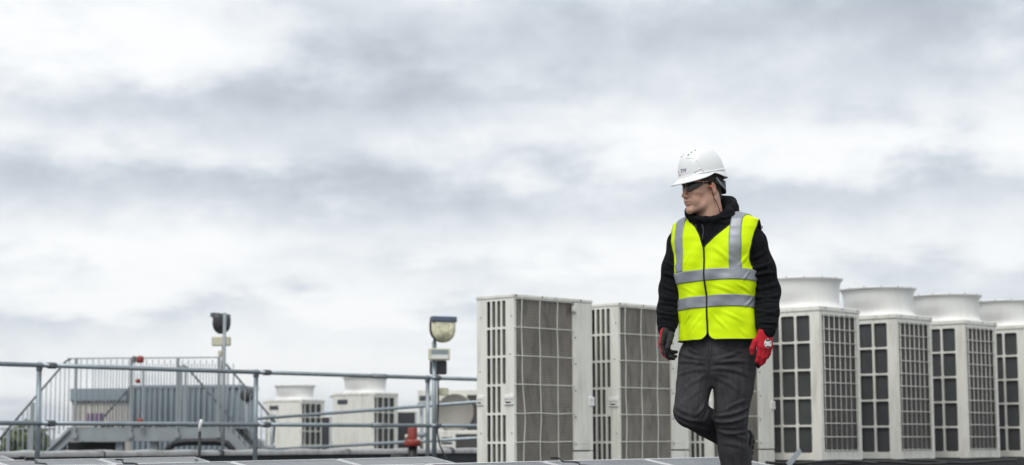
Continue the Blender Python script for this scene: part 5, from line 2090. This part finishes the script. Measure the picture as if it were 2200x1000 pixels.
vvs = [-1, -.85, -.6, -.3, -.1, -.03, .0, .012, .03] + list(np.linspace(.05, 1, 30))
NPH = 96
m_ = MB()
vv, ff = [], []
for i, v_ in enumerate(vvs):
    for k in range(NPH):
        off = .004 if -.05 < v_ < .02 else 0.
        vv.append(helm(-math.pi + 2 * math.pi * k / NPH, v_, off))
for i in range(len(vvs) - 1):
    for k in range(NPH):
        k2 = (k + 1) % NPH
        ff.append((i * NPH + k, i * NPH + k2, (i + 1) * NPH + k2, (i + 1) * NPH + k))
m_.add(vv, ff, True)
hat = m_.build('hard_hat', M['helmet'], person)
bm_ = bmesh.new(); bm_.from_mesh(hat.data); bmesh.ops.remove_doubles(bm_, verts=bm_.verts, dist=.0004); bmesh.ops.recalc_face_normals(bm_, faces=bm_.faces); bm_.to_mesh(hat.data); bm_.free()
for p_ in hat.data.polygons:
    p_.use_smooth = True
md = hat.modifiers.new('shell', 'SOLIDIFY'); md.thickness = .0035; md.offset = -1
# vents: slot rows either side of the crown
for s_ in (-1, 1):
    for k in range(6):
        ph = s_ * R([24, 34, 50, 120, 138, 150][k]); v0 = [.60, .69, .76, .78, .72, .64][k]
        pts = [helm(ph - s_ * R(3), v0 - .028, .0003), helm(ph, v0, .0004), helm(ph + s_ * R(4), v0 + .028, .0003)]
        MB().tube(pts, [.0010, .0026, .0010], 8).build('vent_slot', M['black'] if k < 3 else M['helmet'], hat)
    # raised edge of the front panel and accessory slot
    pts = [helm(s_ * R(a), b, -.0008) for a, b in ((18, .50), (34, .47), (46, .42), (54, .34), (59, .22), (62, .10), (64, .02))]
    MB().tube(pts, .003, 8).build('front_panel_ridge', M['helmet'], hat)
    pts = [helm(s_ * R(a), b, -.0008) for a, b in ((40, .05), (46, .10), (58, .13), (62, .11))]
    MB().tube(pts, .0035, 8).build('accessory_slot', M['helmet'], hat)
# harness: headband and nape ratchet
m_ = MB()
vv, ff = [], []
n_ = 60
for i in range(n_):
    ph = R(95) + R(170) * i / (n_ - 1)
    c_, s_ = math.cos(ph), math.sin(ph)
    for (rr, zz_) in ((1.0, .0), (1.0, -.048 * math.sin(math.pi * i / (n_ - 1)) - .012)):
        r0 = 1 / math.sqrt((c_ / .112) ** 2 + (s_ / .084) ** 2) * rr
        vv.append(HC + HL * r0 * s_ + HF2 * (r0 * c_ - .012) + HU * (.034 + zz_))
for i in range(n_ - 1):
    ff.append((2 * i, 2 * i + 1, 2 * i + 3, 2 * i + 2))
m_.add(vv, ff, True)
hb = m_.build('headband', M['black'], hat)
md = hb.modifiers.new('t', 'SOLIDIFY'); md.thickness = .004
for s_ in (-1, 1):
    pts = [hp(s_ * .082, -.03, .045), hp(s_ * .080, -.055, .015), hp(s_ * .062, -.088, -.006), hp(s_ * .03, -.108, -.012)]
    MB().tube(pts, .006, 8).build('harness_strap', M['galv_dull'], hat)
MB().tube([hp(0, -.106, -.010), hp(0, -.124, -.010)], .016, 16).build('ratchet_knob', M['dark_grey'], hat)


# lettering
def text_on_helmet(txt, size, ph0, v0, mat, name):
    cu = bpy.data.curves.new(name, 'FONT')
    cu.body = txt
    cu.size = size
    cu.offset = size * .012
    cu.space_character = 1.08
    to = bpy.data.objects.new(name, cu)
    COL.objects.link(to)
    dg = bpy.context.evaluated_depsgraph_get()
    me = bpy.data.meshes.new_from_object(to.evaluated_get(dg))
    bpy.data.objects.remove(to)
    bm__ = bmesh.new(); bm__.from_mesh(me)
    bmesh.ops.triangulate(bm__, faces=bm__.faces)
    bmesh.ops.subdivide_edges(bm__, edges=bm__.edges, cuts=2)
    W__ = max(v_.co.x for v_ in bm__.verts)
    for v_ in bm__.verts:
        ph = ph0 + (v_.co.x - W__) / .105
        v_.co = helm(ph, v0 + v_.co.y / (HH * 1.5), .0012)
    bm__.to_mesh(me); bm__.free()
    me.materials.clear(); me.materials.append(mat)
    return put(bpy.data.objects.new(name, me), hat)


text_on_helmet('TIV', .0235, R(21), .125, M['navy'], 'lettering')
text_on_helmet('A', .0235, R(-10), .125, M['orange'], 'lettering')
text_on_helmet('oms', .0125, R(0), .055, M['orange'], 'lettering')

# ---- safety glasses
m_ = MB()
vv, ff = [], []
nA, nB = 50, 10
for s_ in (-1, 1):
    b0_ = len(vv)
    for i in range(nA):
        f_ = i / (nA - 1)
        ph = s_ * R(6 + 66 * f_)
        for j in range(nB):
            g_ = j / (nB - 1)
            top = .021 - .002 * f_
            bot = -.022 + .034 * f_ ** 2.4
            if f_ < .2:
                bot += (.2 - f_) ** 1.4 * .19
            z_ = bot + (top - bot) * g_
            rf, rl = .101, .071
            vv.append(hp(rl * math.sin(ph) * 1.04, rf * math.cos(ph) ** .85 + .002 - .0 * z_, z_ + .002))
    for i in range(nA - 1):
        for j in range(nB - 1):
            q4 = (b0_ + i * nB + j, b0_ + (i + 1) * nB + j, b0_ + (i + 1) * nB + j + 1, b0_ + i * nB + j + 1)
            ff.append(q4)
m_.add(vv, ff, True)
gls = m_.build('safety_glasses', M['lens'], person)
md = gls.modifiers.new('t', 'SOLIDIFY'); md.thickness = .002
pts = [hp(.071 * 1.04 * math.sin(R(a)), .101 * abs(math.cos(R(a))) ** .85 + .004, .0235 - .002 * abs(a) / 72) for a in range(-72, 73, 6)]
MB().tube(pts, .003, 8).build('brow_bar', M['black'], gls)
for s_ in (-1, 1):
    pts = [hp(s_ * .0715, .036, .021), hp(s_ * .077, .01, .022), hp(s_ * .0795, -.012, .023), hp(s_ * .080, -.032, .018), hp(s_ * .078, -.042, .002)]
    MB().tube(pts, [.0035, .0032, .003, .003, .003], 8).build('temple_arm', M['black'], gls)
# ---- ear plug and cord
plug = MB().tube([hp(.074, .004, -.002), hp(.090, .008, .002)], [.006, .005], 10).build('ear_plug', M['orange'], person)
cp = [hp(.089, .008, .001), hp(.088, .002, -.02), hp(.080, -.012, -.055), hp(.075, -.035, -.09), pp(1551, 459, -.075), pp(1556, 470, -.06)]
MB().tube(cp, .0022, 6).build('plug_cord', pmat('dark_red_cord', (.09, .012, .01), rough=.6), plug)
